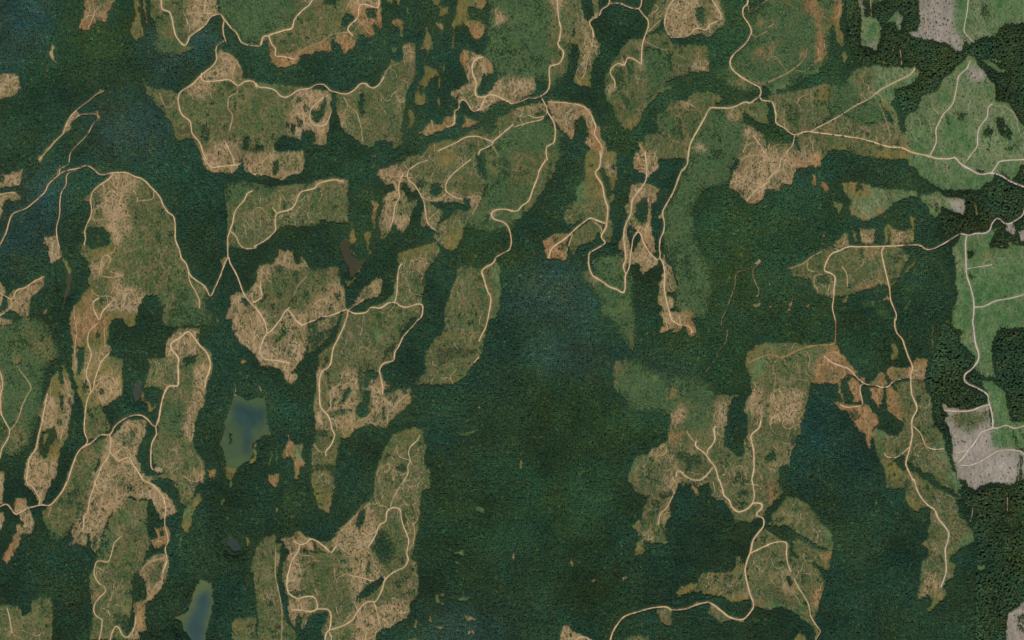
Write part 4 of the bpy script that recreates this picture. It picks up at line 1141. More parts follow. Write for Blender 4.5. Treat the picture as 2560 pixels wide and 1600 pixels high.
C l 1920,1499 1963,1510 1994,1533 2015,1549 2031,1570 2015,1565 1989,1541 1955,1517 1920,1523
C o 2031,1465 2055,1465 2042,1528 2031,1517
C t 1957,1457 1994,1459 1989,1486 1960,1486
C g 1886,1480 1920,1472 1941,1496 1915,1512 1886,1507
F .9 1968,1443 1978,1446 1978,1467 1970,1467
R skid_u 3 1984,1446 1994,1465 2008,1488 2021,1512 2026,1539 2034,1554 2045,1570 2050,1578 2042,1594 2037,1601
K ear_cut m 1685,1486 1703,1465 1717,1459 1738,1457 1756,1433 1783,1430 1825,1428 1841,1412 1838,1393 1849,1389 1859,1401 1862,1425 1867,1465 1878,1496 1857,1504 1830,1507 1809,1491 1777,1488 1751,1480 1727,1478 1698,1492
C gt 1743,1438 1809,1433 1859,1428 1865,1465 1836,1488 1796,1480 1743,1472
C g 1836,1396 1851,1393 1851,1417 1838,1422
C b 1857,1474 1875,1491 1873,1496 1859,1486
K patch_sa gt 1641,1521 1672,1519 1679,1528 1677,1544 1681,1568 1669,1566 1650,1554 1645,1536
K patch_sb gt 1772,1515 1783,1510 1806,1528 1836,1544 1862,1547 1859,1560 1836,1552 1799,1560 1783,1541 1772,1536
C m 1777,1502 1799,1496 1809,1515 1812,1528 1793,1517
K patch_sb m 1724,1515 1740,1504 1761,1507 1735,1516
K patch_sc t 1407,1565 1420,1565 1433,1576 1449,1584 1465,1592 1481,1600 1481,1623 1396,1623 1402,1581
R road_sc 3.5 1439,1601 1449,1592 1465,1592 1480,1601
K patch_sc gt 1560,1597 1592,1586 1624,1592 1624,1623 1555,1623
K spots_u o 1428,1396 1436,1409 1431,1420 1426,1412
K spots_u t 1555,1443 1564,1438 1563,1449 1556,1450
K spots_u t 1465,1372 1468,1373 1465,1377
K spots_u o 1470,1420 1476,1420 1474,1428
K spots_u t 1476,1453 1497,1446 1484,1457
K spots_u t 1597,1414 1604,1417 1600,1422
K spots_u t 1280,1383 1285,1383 1283,1404 1280,1401
K spots_u t 1452,1441 1457,1443 1455,1449
G 1320,1287 1314,1319
G 1296,1346 1283,1380
D ol 1386,1398 1571,1412 1597,1491 1465,1570 1399,1557
D rd 2439,1332 2401,1226 2581,1179 2581,1623 2436,1623
K s_valley gt 2245,1179 2290,1179 2317,1208 2333,1221 2364,1237 2391,1253 2399,1287 2415,1306 2436,1340 2431,1359 2401,1369 2380,1388 2370,1396 2386,1417 2380,1443 2367,1454 2357,1467 2367,1488 2343,1510 2327,1531 2317,1528 2317,1517 2327,1512 2330,1496 2317,1491 2296,1504 2289,1486 2301,1457 2301,1406 2319,1393 2317,1372 2298,1364 2304,1353 2319,1346 2317,1319 2325,1306 2322,1269 2301,1269 2293,1282 2274,1271 2261,1253 2261,1226
C g 2333,1269 2396,1287 2423,1332 2396,1359 2372,1348 2370,1319 2343,1279
C m 2261,1240 2296,1253 2301,1266 2290,1279 2264,1261
C m 2301,1359 2317,1351 2317,1369
C m 2364,1372 2391,1372 2370,1396
C l 2304,1404 2312,1404 2309,1438 2304,1428
C l 2417,1332 2436,1343 2407,1369 2394,1367
C g 2322,1311 2354,1314 2354,1372 2327,1348
C m 2317,1517 2327,1512 2327,1531 2317,1528
C t 2312,1451 2333,1425 2343,1459 2333,1478 2304,1486
C m 2327,1494 2364,1486 2343,1510
C m 2370,1412 2386,1417 2380,1438 2370,1433
R road_s2 4.5 2284,1197 2290,1219 2301,1242 2319,1263 2335,1274 2346,1298 2364,1319 2371,1335 2367,1356 2362,1372 2364,1406 2364,1428 2359,1446 2351,1467
K s_valley g 2312,1179 2386,1179 2404,1216 2401,1229 2380,1221 2357,1216 2333,1203
C l 2354,1179 2386,1179 2404,1221 2391,1226 2370,1200
F 1 2290,1189 2312,1200 2333,1216 2359,1229 2386,1242 2396,1245 2380,1224 2354,1216 2322,1184
K pale_farm p 2404,1179 2544,1179 2536,1208 2523,1216 2497,1208 2470,1208 2454,1216 2441,1225 2425,1222 2415,1211
K east_panel g 1925,1293 1946,1269 1960,1245 1968,1240 2005,1250 2026,1269 2052,1303 2079,1335 2083,1359 2079,1390 2071,1433 2058,1422 2034,1409 2005,1404 1989,1385 1973,1390 1968,1359 1946,1348 1920,1343 1915,1322 1920,1306 1928,1306
C gt 1960,1248 2005,1253 2013,1287 1989,1316 1968,1316 1936,1295
C gt 2010,1269 2047,1306 2068,1338 2068,1364 2031,1359 2010,1327
C gt 1989,1359 2021,1364 2034,1380 2031,1396 1999,1396
C l 2052,1306 2079,1338 2081,1359 2068,1348
C o 2044,1383 2079,1380 2076,1401 2052,1396
F 1 1915,1316 1968,1319 1989,1330 2015,1346 2036,1364 2068,1375 2068,1380 2042,1375 2026,1364 1994,1348 1981,1351 1983,1383 1999,1396 1989,1393 1976,1385 1973,1359 1946,1343 1915,1327
F .8 1928,1298 1946,1301 1965,1290 1960,1298 1944,1308
F .8 2015,1404 2034,1406 2060,1425 2068,1430 2047,1428
K top_l gt 1915,1179 1949,1179 1945,1229 1936,1253 1925,1269 1915,1269
C o 1920,1200 1939,1205 1936,1240 1925,1266 1920,1253
R road_south_v 4 1917,1361 1936,1356 1954,1353 1966,1359 1965,1385 1970,1412 1977,1428
C b 1965,1433 1977,1425 1976,1438 1968,1439
K landing_v b 1964,1435 1976,1425 1977,1433 1970,1441
K arrow_end b 2036,1592 2044,1586 2042,1600
K patch_sd m 1983,1592 1999,1581 2010,1586 2026,1623 1983,1623
K slit l 2190,1240 2195,1253 2192,1269 2187,1258
K slit l 2223,1248 2235,1266 2232,1271
K slit l 2190,1287 2194,1287 2192,1303
K glade_e l 2505,1295 2542,1295 2542,1322 2526,1327 2510,1306
K glade_e l 2439,1412 2460,1412 2462,1425 2444,1428
K pale_end p 2550,1510 2581,1491 2581,1623 2510,1623 2518,1528 2536,1525
F .6 2539,1541 2560,1536 2560,1581 2542,1570
R pale_trail 2 2517,1240 2517,1282
R pale_trail 2 2431,1269 2428,1290 2423,1306
C b 2550,1576 2558,1576 2555,1581
K patch_t l 2497,1359 2502,1353 2502,1367
F .85 2505,1295 2542,1295 2542,1322 2526,1327 2510,1306
"""
CS = 1.25; MG = 100
GW = int((2560 + 2 * MG) / CS); GH = int((1600 + 2 * MG) / CS)
UX = -MG + (np.arange(GW) + .5) * CS
UY = -MG + (np.arange(GH) + .5) * CS
rng = np.random.default_rng(7)

def vnoise(w, h, step, seed):
    """smooth value noise in -1..1 on a w x h grid, feature size step cells"""
    r = np.random.default_rng(seed)
    nx = int(w / step) + 4; ny = int(h / step) + 4
    g = r.uniform(-1, 1, (ny, nx)).astype(np.float32)
    x = np.arange(w) / step; y = np.arange(h) / step
    xi = x.astype(int); yi = y.astype(int)
    fx = (x - xi); fy = (y - yi)
    fx = fx * fx * (3 - 2 * fx); fy = fy * fy * (3 - 2 * fy)
    a = g[yi][:, xi] * (1 - fx) + g[yi][:, xi + 1] * fx
    b = g[yi + 1][:, xi] * (1 - fx) + g[yi + 1][:, xi + 1] * fx
    return (a * (1 - fy)[:, None] + b * fy[:, None]).astype(np.float32)

WX = UX[None, :] + 2.6 * vnoise(GW, GH, 9, 1) + 1.8 * vnoise(GW, GH, 3.5, 2) + 1.2 * vnoise(GW, GH, 1.6, 21)
WY = UY[:, None] + 2.6 * vnoise(GW, GH, 9, 3) + 1.8 * vnoise(GW, GH, 3.5, 4) + 1.6 * vnoise(GW, GH, 1.6, 22)

def fill(P, warp=True):
    P = np.array(P, float)
    x0 = max(0, int((P[:, 0].min() + MG) / CS) - 7); x1 = min(GW, int((P[:, 0].max() + MG) / CS) + 8)
    y0 = max(0, int((P[:, 1].min() + MG) / CS) - 7); y1 = min(GH, int((P[:, 1].max() + MG) / CS) + 8)
    if x1 <= x0 or y1 <= y0: return None
    if warp: X = WX[y0:y1, x0:x1]; Y = WY[y0:y1, x0:x1]
    else: X = np.broadcast_to(UX[None, x0:x1], (y1 - y0, x1 - x0)); Y = np.broadcast_to(UY[y0:y1, None], X.shape)
    m = np.zeros(X.shape, bool)
    n = len(P)
    for i in range(n):
        ax, ay = P[i]; bx, by = P[(i + 1) % n]
        if ay == by: continue
        c = ((ay > Y) != (by > Y)) & (X < (bx - ax) * (Y - ay) / (by - ay) + ax)
        m ^= c
    return (slice(y0, y1), slice(x0, x1)), m

def blur(a, r):
    """box blur applied twice, radius r cells"""
    for _ in range(2):
        for ax in (0, 1):
            k = 2 * r + 1
            p = np.pad(a, [(r + 1, r) if i == ax else (0, 0) for i in range(2)], mode='edge')
            c = np.cumsum(p, axis=ax, dtype=np.float64)
            hi = [slice(None)] * 2; lo = [slice(None)] * 2
            hi[ax] = slice(k, None); lo[ax] = slice(None, -k)
            a = ((c[tuple(hi)] - c[tuple(lo)]) / k).astype(np.float32)
    return a

COVERS = ['wood', 't', 'o', 'g', 'gt', 'y', 'm', 'l', 'gr', 'p', 'b']
#          first colour      second colour     dark fleck strength, trail strength, young tree density
COVER = {
 'wood': ((40, 54, 40),   (34, 48, 36),   .2, .0, .0),
 't':    ((168, 138, 100), (126, 110, 70), .36, .5, .18),
 'o':    ((164, 122, 78), (128, 100, 60), .5, .2, .12),
 'g':    ((68, 92, 48),   (112, 100, 62),   .5, .10, .5),
 'gt':   ((118, 104, 66), (72, 90, 48),   .55, .24, .36),
 'y':    ((60, 86, 50),   (82, 96, 56),   .35, .0, .8),
 'm':    ((126, 108, 58), (98, 98, 52),  .3, .05, .14),
 'l':    ((62, 102, 52),   (96, 116, 74),  .3, .05, .25),
 'gr':   ((80, 110, 62),  (108, 120, 80), .22, .2, .25),
 'p':    ((162, 148, 134), (138, 130, 112), .1, .12, .04),
 'b':    ((190, 162, 124), (172, 146, 108), .05, .0, .0),
}

def rasterise():
    """cover index, standing wood density, place index, water, wood tone - all on the survey grid"""
    cover = np.zeros((GH, GW), np.uint8); dens = np.ones((GH, GW), np.float32)
    place = np.zeros((GH, GW), np.uint8); water = np.zeros((GH, GW), np.uint8)
    tone = {k: np.zeros((GH, GW), np.float32) for k in ('ol', 'bl', 'rd', 'dk2', 'gn')}
    places = ['wood']; waters = ['']; roads = []
    for ln in DATA.strip().split('\n'):
        t = ln.split(); k = t[0]
        n = {'K': 3, 'C': 2, 'F': 2, 'W': 2, 'D': 2, 'R': 3, 'G': 1}[k]
        P = [tuple(map(float, q.split(','))) for q in t[n:]]
        if k == 'R': roads.append((t[1], float(t[2]), P)); continue
        if k == 'G': roads.append(('faint', 1.2, P)); continue
        f = fill(P, k != 'W' or True)
        if f is None: continue
        s, m = f
        if k == 'K':
            if t[1] not in places: places.append(t[1])
            place[s][m] = places.index(t[1]); cover[s][m] = COVERS.index(t[2]); dens[s][m] = 0; water[s][m] = 0
        elif k == 'C':
            if t[1] in ('ol', 'bl'): continue
            m = m & (place[s] > 0)
            cover[s][m] = COVERS.index(t[1])
        elif k == 'F':
            dens[s][m] = np.maximum(dens[s][m], float(t[1]))
        elif k == 'W':
            if t[1] not in waters: waters.append(t[1])
            water[s][m] = waters.index(t[1]); dens[s][m] = 0; cover[s][m] = COVERS.index('m')
        elif k == 'D':
            tone[t[1]][s][m] = 1
    return cover, dens, place, places, water, waters, tone, roads

def smooth_line(P, step=4.0):
    """Catmull-Rom through the survey points, resampled about every step units"""
    P = np.array(P, float)
    if len(P) < 2: return P
    Q = np.vstack([2 * P[0] - P[1], P, 2 * P[-1] - P[-2]])
    out = []
    for i in range(1, len(Q) - 2):
        a, b, c, d = Q[i - 1], Q[i], Q[i + 1], Q[i + 2]
        n = max(1, int(np.hypot(*(c - b)) / step))
        for j in range(n):
            t = j / n
            out.append(.5 * ((2 * b) + (-a + c) * t + (2 * a - 5 * b + 4 * c - d) * t * t + (-a + 3 * b - 3 * c + d) * t ** 3))
    out.append(Q[-2])
    return np.array(out)

cover, dens, place, places, water, waters, tone, roads = rasterise()
roads = [(n, w, smooth_line(P)) for n, w, P in roads]
# trees are cleared along the roads
clear = np.zeros((GH, GW), np.float32)
for n_, w_, L in roads:
    if n_ == 'faint':
        hw, amt = 1.2, .55
    else:
        hw, amt = w_ * .5 + 1.0, (1. if w_ > 2.3 else .8)
    for i in range(len(L) - 1):
        a, b = L[i], L[i + 1]
        x0 = int((min(a[0], b[0]) - hw + MG) / CS) - 1; x1 = int((max(a[0], b[0]) + hw + MG) / CS) + 2
        y0 = int((min(a[1], b[1]) - hw + MG) / CS) - 1; y1 = int((max(a[1], b[1]) + hw + MG) / CS) + 2
        x0 = max(0, x0); y0 = max(0, y0); x1 = min(GW, x1); y1 = min(GH, y1)
        if x1 <= x0 or y1 <= y0: continue
        X = UX[None, x0:x1]; Y = UY[y0:y1, None]
        d = b - a; L2 = max(1e-6, d @ d)
        t = np.clip(((X - a[0]) * d[0] + (Y - a[1]) * d[1]) / L2, 0, 1)
        q = np.hypot(X - a[0] - t * d[0], Y - a[1] - t * d[1])
        m = q < hw
        c = clear[y0:y1, x0:x1]; c[m] = np.maximum(c[m], amt)
# small ragged clumps that the cutting left, and strays along the wood's edge
rag = vnoise(GW, GH, 11, 71) * .7 + vnoise(GW, GH, 4.5, 72) * .5 + .25 * vnoise(GW, GH, 60, 73)
isC = {c: cover == i for i, c in enumerate(COVERS)}
lim = np.full((GH, GW), 9., np.float32)
for c, v in (('t', .74), ('gt', .66), ('o', .86), ('g', .60), ('gr', .95), ('y', .66), ('m', .80)): lim[isC[c]] = v
dens = np.maximum(dens, np.where((rag > lim) & (water == 0), .62, 0).astype(np.float32))
db = blur(dens, 2); keep_s = np.where(isC['o'] | isC['t'] | isC['m'] | isC['l'], .35, 1).astype(np.float32)
stray = keep_s * np.where((dens < .3) & (cover > 0) & ~isC['b'] & (water == 0), db * .42, 0)
dens = np.maximum(dens, stray.astype(np.float32)); fe = blur(dens, 9); yy = isC['y'] & (dens < .9)
dens[yy] = np.maximum(dens[yy], np.clip(fe[yy] * 1.5 + .22 * rag[yy], .04, .95))
dens *= 1 - clear
def lin(c):
    c = np.asarray(c, float) / 255
    return np.where(c <= .04045, c / 12.92, ((c + .055) / 1.055) ** 2.4)


# ---------------------------------------------------------------- names and labels
# every connected clearing, road and stand is described by size, colour, shape and the nearest landmark
LANDMARKS = [
 (605, 1050, 'the largest lake'), (500, 1520, 'the lake at the bottom edge'), (870, 660, 'the boot-shaped brown pond'),
 (172, 715, 'the slim grey pond'), (342, 980, 'the diamond-shaped pond'), (582, 1368, 'the small oval blue pond'),
 (1735, 70, 'the ring track at the top edge'), (2330, 80, 'the pale grey clearing at the top right'),
 (2470, 720, 'the bright green meadow on the right edge'), (2440, 1090, 'the pale grey square field on the right'),
 (1900, 245, 'the crossroads at the upper right'), (525, 740, 'the sharp V bend on the left'),
 (860, 780, 'the crossroads below the boot-shaped pond'), (300, 430, 'the arch-shaped road on the left'),
 (1565, 650, 'the M-shaped road bends'), (1360, 245, 'the crossroads at the upper centre'), (2275, 940, 'the wide gravel pad at the right'),
 (1240, 535, 'the horseshoe bend at the centre'), (800, 300, 'the bowl-shaped loop track'), (1880, 1310, 'the two small white ponds'),
 (450, 870, 'the cane-shaped road'), (1000, 1350, 'the egg-shaped loop road'), (2440, 100, 'the green meadow at the top right'),
 (1750, 380, 'the drop-shaped dirt pad'), (100, 1270, 'the wavy road at the lower left'), (1310, 1050, 'the open forest at the bottom centre'),
 (2390, 1400, 'the coarse dark forest at the lower right'), (1310, 760, 'the blue-green forest at the centre'), (130, 140, 'the small bare boot-shaped patch'),
 (1960, 600, 'the thin fire line at the right centre'), (700, 560, 'the flag-shaped rectangular cutblock'), (1000, 100, 'the strips of orange bog at the top'),
]
WATER_INFO = {
 'pond_a': ('pond', 'slim grey pond lying in a narrow boggy strip on the left', 'pond', None),
 'pond_b': ('pond', 'boot-shaped brown pond with an orange sedge rim in dark forest', 'pond', None),
 'pond_c': ('pond', 'small diamond-shaped dark grey pond beside the cane-shaped road', 'pond', None),
 'lake_main': ('lake', 'largest lake, murky green shallows around a blue T-shaped deep part', 'lake', None),
 'pond_d': ('pond', 'small oval slate-blue pond in dark forest below the largest lake', 'pond', None),
 'lake_south': ('lake', 'long blue lake with an olive shallow rim, cut by the bottom edge', 'lake', None)}
PLACE_LABEL = {
 'ring_block': 'brown oval cutblock with a pale ring track inside, at the top edge',
 'pale_north': 'pale pinkish grey clearing dotted with dark trees at the top right',
 'dome': 'large dome-shaped brown and green clearing under the arch-shaped road',
 'box_n': 'flag-shaped rectangular green-brown cutblock with straight right edge',
 'wedge_cut': 'tan wedge-shaped cutblock pointing down, left of the crossroads below the pond',
 'long_cut': 'long slanting green-brown clearing with a road along its right side',
 'keyhole': 'tan keyhole-shaped cutblock with dark trees in its middle',
 'hourglass': 'olive hourglass-shaped bog on a thin stream line at the top',
 'central_plant': 'long smooth green young plantation beside the straight road, upper right',
 'north_plantation': 'smooth green young plantation at the top left above the gravel road',
 'three_lobe': 'tan branching cutblock with a hooked road, upper centre',
 'green_fan': 'fan-shaped grey-green meadow at the right with dark tree clumps',
 'pale_farm': 'pale grey bare field with white tracks on the right edge',
 'meadow_e': 'bright green meadow along the straight pale road on the right edge',
 'oval_cut': 'oval green-brown cutblock with a hooked spur road, lower right',
 'ear_cut': 'brown ear-shaped clearing pointing left, lower right',
 'landing_a': 'small bare sandy boot-shaped patch in dark forest at the top left',
 'bog_star': 'orange star-shaped bog with a green heart, right of the largest lake',
 'misty_plant': 'dull green misty young plantation in forest at the right centre',
 'hook_head': 'orange scorched patch at the end of the hooked spur road',
 'club': 'olive club-shaped clearing pointing up at the top left',
}
ROAD_LABEL = {
 'road_west': 'long beige gravel road arching over the dome-shaped clearing on the left',
 'road_spine': 'winding beige gravel road running down to a sharp bend at the centre',
 'road_main_e': 'long beige gravel road curving past the upper-right crossroads',
 'road_farm': 'pale grey straight farm road along the bright green meadow',
 'road_cane': 'beige gravel road shaped like a walking cane on the left',
 'road_diag': 'straight pale diagonal road through dark plantation at the upper right',
 'road_wedge': 'forked beige road inside the tan wedge-shaped cutblock',
 'road_orange': 'thin orange dirt track above the scorched clearing at the right',
 'road_fan_main': 'pale gravel road crossing the green meadows to the right edge',
}
COVER_WORD = {'wood': 'dark', 't': 'tan', 'o': 'orange-brown', 'g': 'green-brown scrubby', 'gt': 'patchy brown', 'y': 'smooth green',
              'm': 'olive mossy', 'l': 'light green', 'gr': 'grey-green', 'p': 'pale grey', 'b': 'bare sandy'}
COVER_NOUN = {'wood': ('clearing', 'clearing'), 't': ('clearcut', 'clearing'), 'o': ('scorched_clearing', 'clearing'), 'g': ('overgrown_clearing', 'clearing'),
              'gt': ('clearcut', 'clearing'), 'y': ('young_plantation', 'plantation'), 'm': ('bog', 'bog'), 'l': ('meadow', 'meadow'),
              'gr': ('meadow', 'meadow'), 'p': ('bare_field', 'field'), 'b': ('gravel_pad', 'clearing')}
USED = set(PLACE_LABEL.values()) | set(ROAD_LABEL.values()) | {v[1] for v in WATER_INFO.values()}
def bearing(dx, dy):
    if math.hypot(dx, dy) < 45: return 'beside'
    far = '' if math.hypot(dx, dy) < 230 else 'far '
    if abs(dx) < abs(dy) * .45: return far + ('below' if dy > 0 else 'above')
    if abs(dy) < abs(dx) * .45: return far + ('right of' if dx > 0 else 'left of')
    return far + ('lower ' if dy > 0 else 'upper ') + ('right of' if dx > 0 else 'left of')
def unique_label(head, x, y):
    ls = sorted(LANDMARKS, key=lambda l: (l[0] - x) ** 2 + (l[1] - y) ** 2)
    for l in ls[:9]:
        t = '%s %s %s' % (head, bearing(x - l[0], y - l[1]), l[2])
        if t not in USED and len(t.split()) <= 16: USED.add(t); return t
    for i in range(6):
        for j in range(i + 1, 7):
            t = '%s between %s and %s' % (head, ls[i][2], ls[j][2])
            if t not in USED and len(t.split()) <= 16: USED.add(t); return t
    return t
def shape_word(w_, h_, area):
    r = max(w_, h_) / max(1., min(w_, h_)); fillr = area / max(1., w_ * h_)
    if r > 3: return 'narrow upright' if h_ > w_ else 'narrow level'
    if r > 1.7: return 'tall' if h_ > w_ else 'wide'
    return 'squarish' if fillr > .72 else ('ragged' if fillr < .42 else 'rounded')
def size_word(a):
    return 'tiny' if a < 260 else 'small' if a < 1500 else 'mid-sized' if a < 9000 else 'large'
# the places whose single trees can be told apart in the photograph
LONE = [('pale_north', 55, '%s lone conifer, %s of the pale grey clearing at the top right', 'lone trees in the pale clearing'),
        ('cape_cut', 14, '%s lone conifer, %s of the tan clearing below the cane-shaped road', 'lone trees in the lower left clearcut'),
        ('ring_block', 14, '%s lone conifer, %s of the brown ring-track cutblock', 'lone trees in the ring-track cutblock'),
        ('wedge_cut', 16, '%s lone conifer, %s of the tan wedge-shaped cutblock', 'lone trees in the wedge-shaped cutblock'),
        ('green_fan', 22, '%s lone conifer, %s of the fan-shaped meadow', 'lone trees in the fan-shaped meadow'),
        ('pale_farm', 7, '%s lone conifer, %s of the pale grey bare field', 'lone trees on the pale field'),
        ('meadow_e', 14, '%s lone conifer, %s of the bright green meadow', 'lone trees in the bright meadow'),
        ('east_hill', 30, '%s lone conifer, %s of the tan cutblock at the upper right', 'lone trees in the hill cutblock'),
        ('fingers', 10, '%s lone conifer, %s of the tan finger-shaped cutblock', 'lone trees in the finger-shaped cutblock'),
        ('ear_cut', 12, '%s lone conifer, %s of the brown ear-shaped clearing', 'lone trees in the ear-shaped clearing'),
        ('tear_cut', 6, '%s lone conifer, %s of the small tear-shaped cut', 'lone trees in the tear-shaped cut'),
        ('west_cut_c', 14, '%s lone conifer, %s of the tan clearing on the left edge', 'lone trees in the left edge clearing')]
WOODS = [('conifer_forest', 'vast blue-green dense conifer forest filling the ground between the clearings'),
         ('conifer_forest', 'olive-tinged dense conifer forest in the lower centre'),
         ('conifer_forest', 'coarse dark brownish-green conifer forest along the right edge'),
         ('conifer_forest', 'olive-green conifer forest slope at the upper left corner')]


# ---------------------------------------------------------------- fields on the survey grid
U = 2.0                                        # metres per survey unit
def wx(X): return (np.asarray(X, float) - 1280) * U
def wy(Y): return (800 - np.asarray(Y, float)) * U
def sample(a, X, Y):
    i = np.clip(((np.asarray(X) + MG) / CS).astype(int), 0, GW - 1)
    j = np.clip(((np.asarray(Y) + MG) / CS).astype(int), 0, GH - 1)
    return a[j, i]
def bilin(a, X, Y):
    x = np.clip((np.asarray(X, float) + MG) / CS - .5, 0, GW - 1.001); y = np.clip((np.asarray(Y, float) + MG) / CS - .5, 0, GH - 1.001)
    i = x.astype(int); j = y.astype(int); fx = x - i; fy = y - j
    return (a[j, i] * (1 - fx) + a[j, i + 1] * fx) * (1 - fy) + (a[j + 1, i] * (1 - fx) + a[j + 1, i + 1] * fx) * fy

wet = (water > 0).astype(np.float32)
flat = np.clip(blur(wet, 14) * 6, 0, 1)
hgt = 14 * vnoise(GW, GH, 260, 31) + 7 * vnoise(GW, GH, 110, 32) + 3 * vnoise(GW, GH, 40, 33) + 1.2 * vnoise(GW, GH, 12, 34) + .5 * vnoise(GW, GH, 4, 35)
hgt = (hgt + 24) * (1 - flat) + 2.2
bedmask = blur(wet, 3)
hgt = hgt - np.clip((bedmask - .42) * 12, -.1, 6)
WZ = 1.6
def ground_z(X, Y): return bilin(hgt, X, Y)

# cover colours, softly blended inside the cleared places
open_ = (cover > 0).astype(np.float32)
def field(vals, r, extra=None):
    a = np.asarray(vals, np.float32)[cover]
    m = open_
    num = blur(a * m, r); den = blur(m, r)
    return np.where(den > .02, num / np.maximum(den, .02), a)
cA = [None] * 3; cB = [None] * 3
LA = np.array([lin(COVER[c][0]) for c in COVERS]); LB = np.array([lin(COVER[c][1]) for c in COVERS])
n1 = vnoise(GW, GH, 30, 41) + .6 * vnoise(GW, GH, 12, 42) + .4 * vnoise(GW, GH, 5, 43)
n2 = vnoise(GW, GH, 44, 44) + .6 * vnoise(GW, GH, 16, 45)
wood0 = cover == 0
for k in range(3):
    a = field(LA[:, k], 6); b = field(LB[:, k], 6)
    cA[k] = np.where(wood0, LA[0, k], a); cB[k] = np.where(wood0, LB[0, k], b)
fleck = np.where(wood0, COVER['wood'][2], field([COVER[c][2] for c in COVERS], 4))
web = np.where(wood0, 0, field([COVER[c][3] for c in COVERS], 4))
young = np.where(wood0, 0, field([COVER[c][4] for c in COVERS], 3))
# local drift of every cover towards its neighbours' hues
tint = lin((142, 118, 78)); greent = lin((62, 84, 46))
for k in range(3):
    f = np.clip(n1 * .5 - .08, -.62, .40) * (~wood0) * np.clip(web * 1.6 + .35, 0, 1)
    cA[k] = np.where(f > 0, cA[k] * (1 - f) + tint[k] * f, cA[k] * (1 + f) - greent[k] * f)
    cA[k] = cA[k] * (1 + .10 * n2); cB[k] = cB[k] * (1 + .10 * n2)
# a fringe of fresh green brush along the wood's edge
fr = np.clip(blur(dens * (place >= 0), 4) * 2.4, 0, 1) * (~wood0) * np.clip(.55 + .6 * n2, 0, 1)
fgc = lin((84, 106, 54))
for k in range(3):
    cA[k] = cA[k] * (1 - .5 * fr) + fgc[k] * .5 * fr; cB[k] = cB[k] * (1 - .5 * fr) + fgc[k] * .5 * fr
# trodden shoulders beside the roads
shoulder = np.zeros((GH, GW), np.float32)
for n_, w_, L in roads:
    if n_ == 'faint' or w_ < 1.4: continue
    hw = w_ * .5; ext = 3.2 if w_ > 3 else 1.8
    for i in range(len(L) - 1):
        a, b = L[i], L[i + 1]; R_ = hw + ext
        x0 = max(0, int((min(a[0], b[0]) - R_ + MG) / CS) - 1); x1 = min(GW, int((max(a[0], b[0]) + R_ + MG) / CS) + 2)
        y0 = max(0, int((min(a[1], b[1]) - R_ + MG) / CS) - 1); y1 = min(GH, int((max(a[1], b[1]) + R_ + MG) / CS) + 2)
        if x1 <= x0 or y1 <= y0: continue
        d = b - a; L2 = max(1e-6, d @ d)
        t = np.clip(((UX[None, x0:x1] - a[0]) * d[0] + (UY[y0:y1, None] - a[1]) * d[1]) / L2, 0, 1)
        q = np.hypot(UX[None, x0:x1] - a[0] - t * d[0], UY[y0:y1, None] - a[1] - t * d[1])
        s = shoulder[y0:y1, x0:x1]; np.maximum(s, np.clip(1 - (q - hw) / ext, 0, 1), out=s)
shoulder *= np.clip(.6 + .5 * vnoise(GW, GH, 6, 51), 0, 1)
dirt = lin((158, 132, 98))
for k in range(3):
    s = shoulder * .62
    cA[k] = cA[k] * (1 - s) + dirt[k] * s; cB[k] = cB[k] * (1 - s) + dirt[k] * .8 * s
young *= 1 - shoulder
KALB = .88

# ---------------------------------------------------------------- materials
def newmat(name):
    m = bpy.data.materials.new(name); m.use_nodes = True
    b = m.node_tree.nodes['Principled BSDF']; b.inputs['Roughness'].default_value = .95
    b.inputs['Specular IOR Level'].default_value = .15
    return m, m.node_tree, b
def N(nt, typ, **kw):
    n = nt.nodes.new(typ)
    for k, v in kw.items(): setattr(n, k, v)
    return n
def math_(nt, op, a, b=None, c=None, clamp=False):
    n = nt.nodes.new('ShaderNodeMath'); n.operation = op; n.use_clamp = clamp
    for i, v in enumerate((a, b, c)):
        if v is None: continue
        if isinstance(v, (int, float)): n.inputs[i].default_value = v
        else: nt.links.new(v, n.inputs[i])
    return n.outputs[0]
def mix(nt, f, a, b, blend='MIX'):
    n = nt.nodes.new('ShaderNodeMix'); n.data_type = 'RGBA'; n.blend_type = blend
    for i, v in ((0, f), (6, a), (7, b)):
        if isinstance(v, (int, float)): n.inputs[i].default_value = v
        elif isinstance(v, tuple): n.inputs[i].default_value = v
        else: nt.links.new(v, n.inputs[i])
    return n.outputs[2]
def noise(nt, co, scale, detail=4, rough=.6, dist=0):
    n = nt.nodes.new('ShaderNodeTexNoise'); n.inputs['Scale'].default_value = scale
    n.inputs['Detail'].default_value = detail; n.inputs['Roughness'].default_value = rough
    n.inputs['Distortion'].default_value = dist
    nt.links.new(co, n.inputs['Vector']); return n.outputs[0]
def ramp(nt, v, lo, hi):
    n = nt.nodes.new('ShaderNodeMapRange'); n.interpolation_type = 'SMOOTHSTEP'
    nt.links.new(v, n.inputs[0]); n.inputs[1].default_value = lo; n.inputs[2].default_value = hi
    return n.outputs[0]

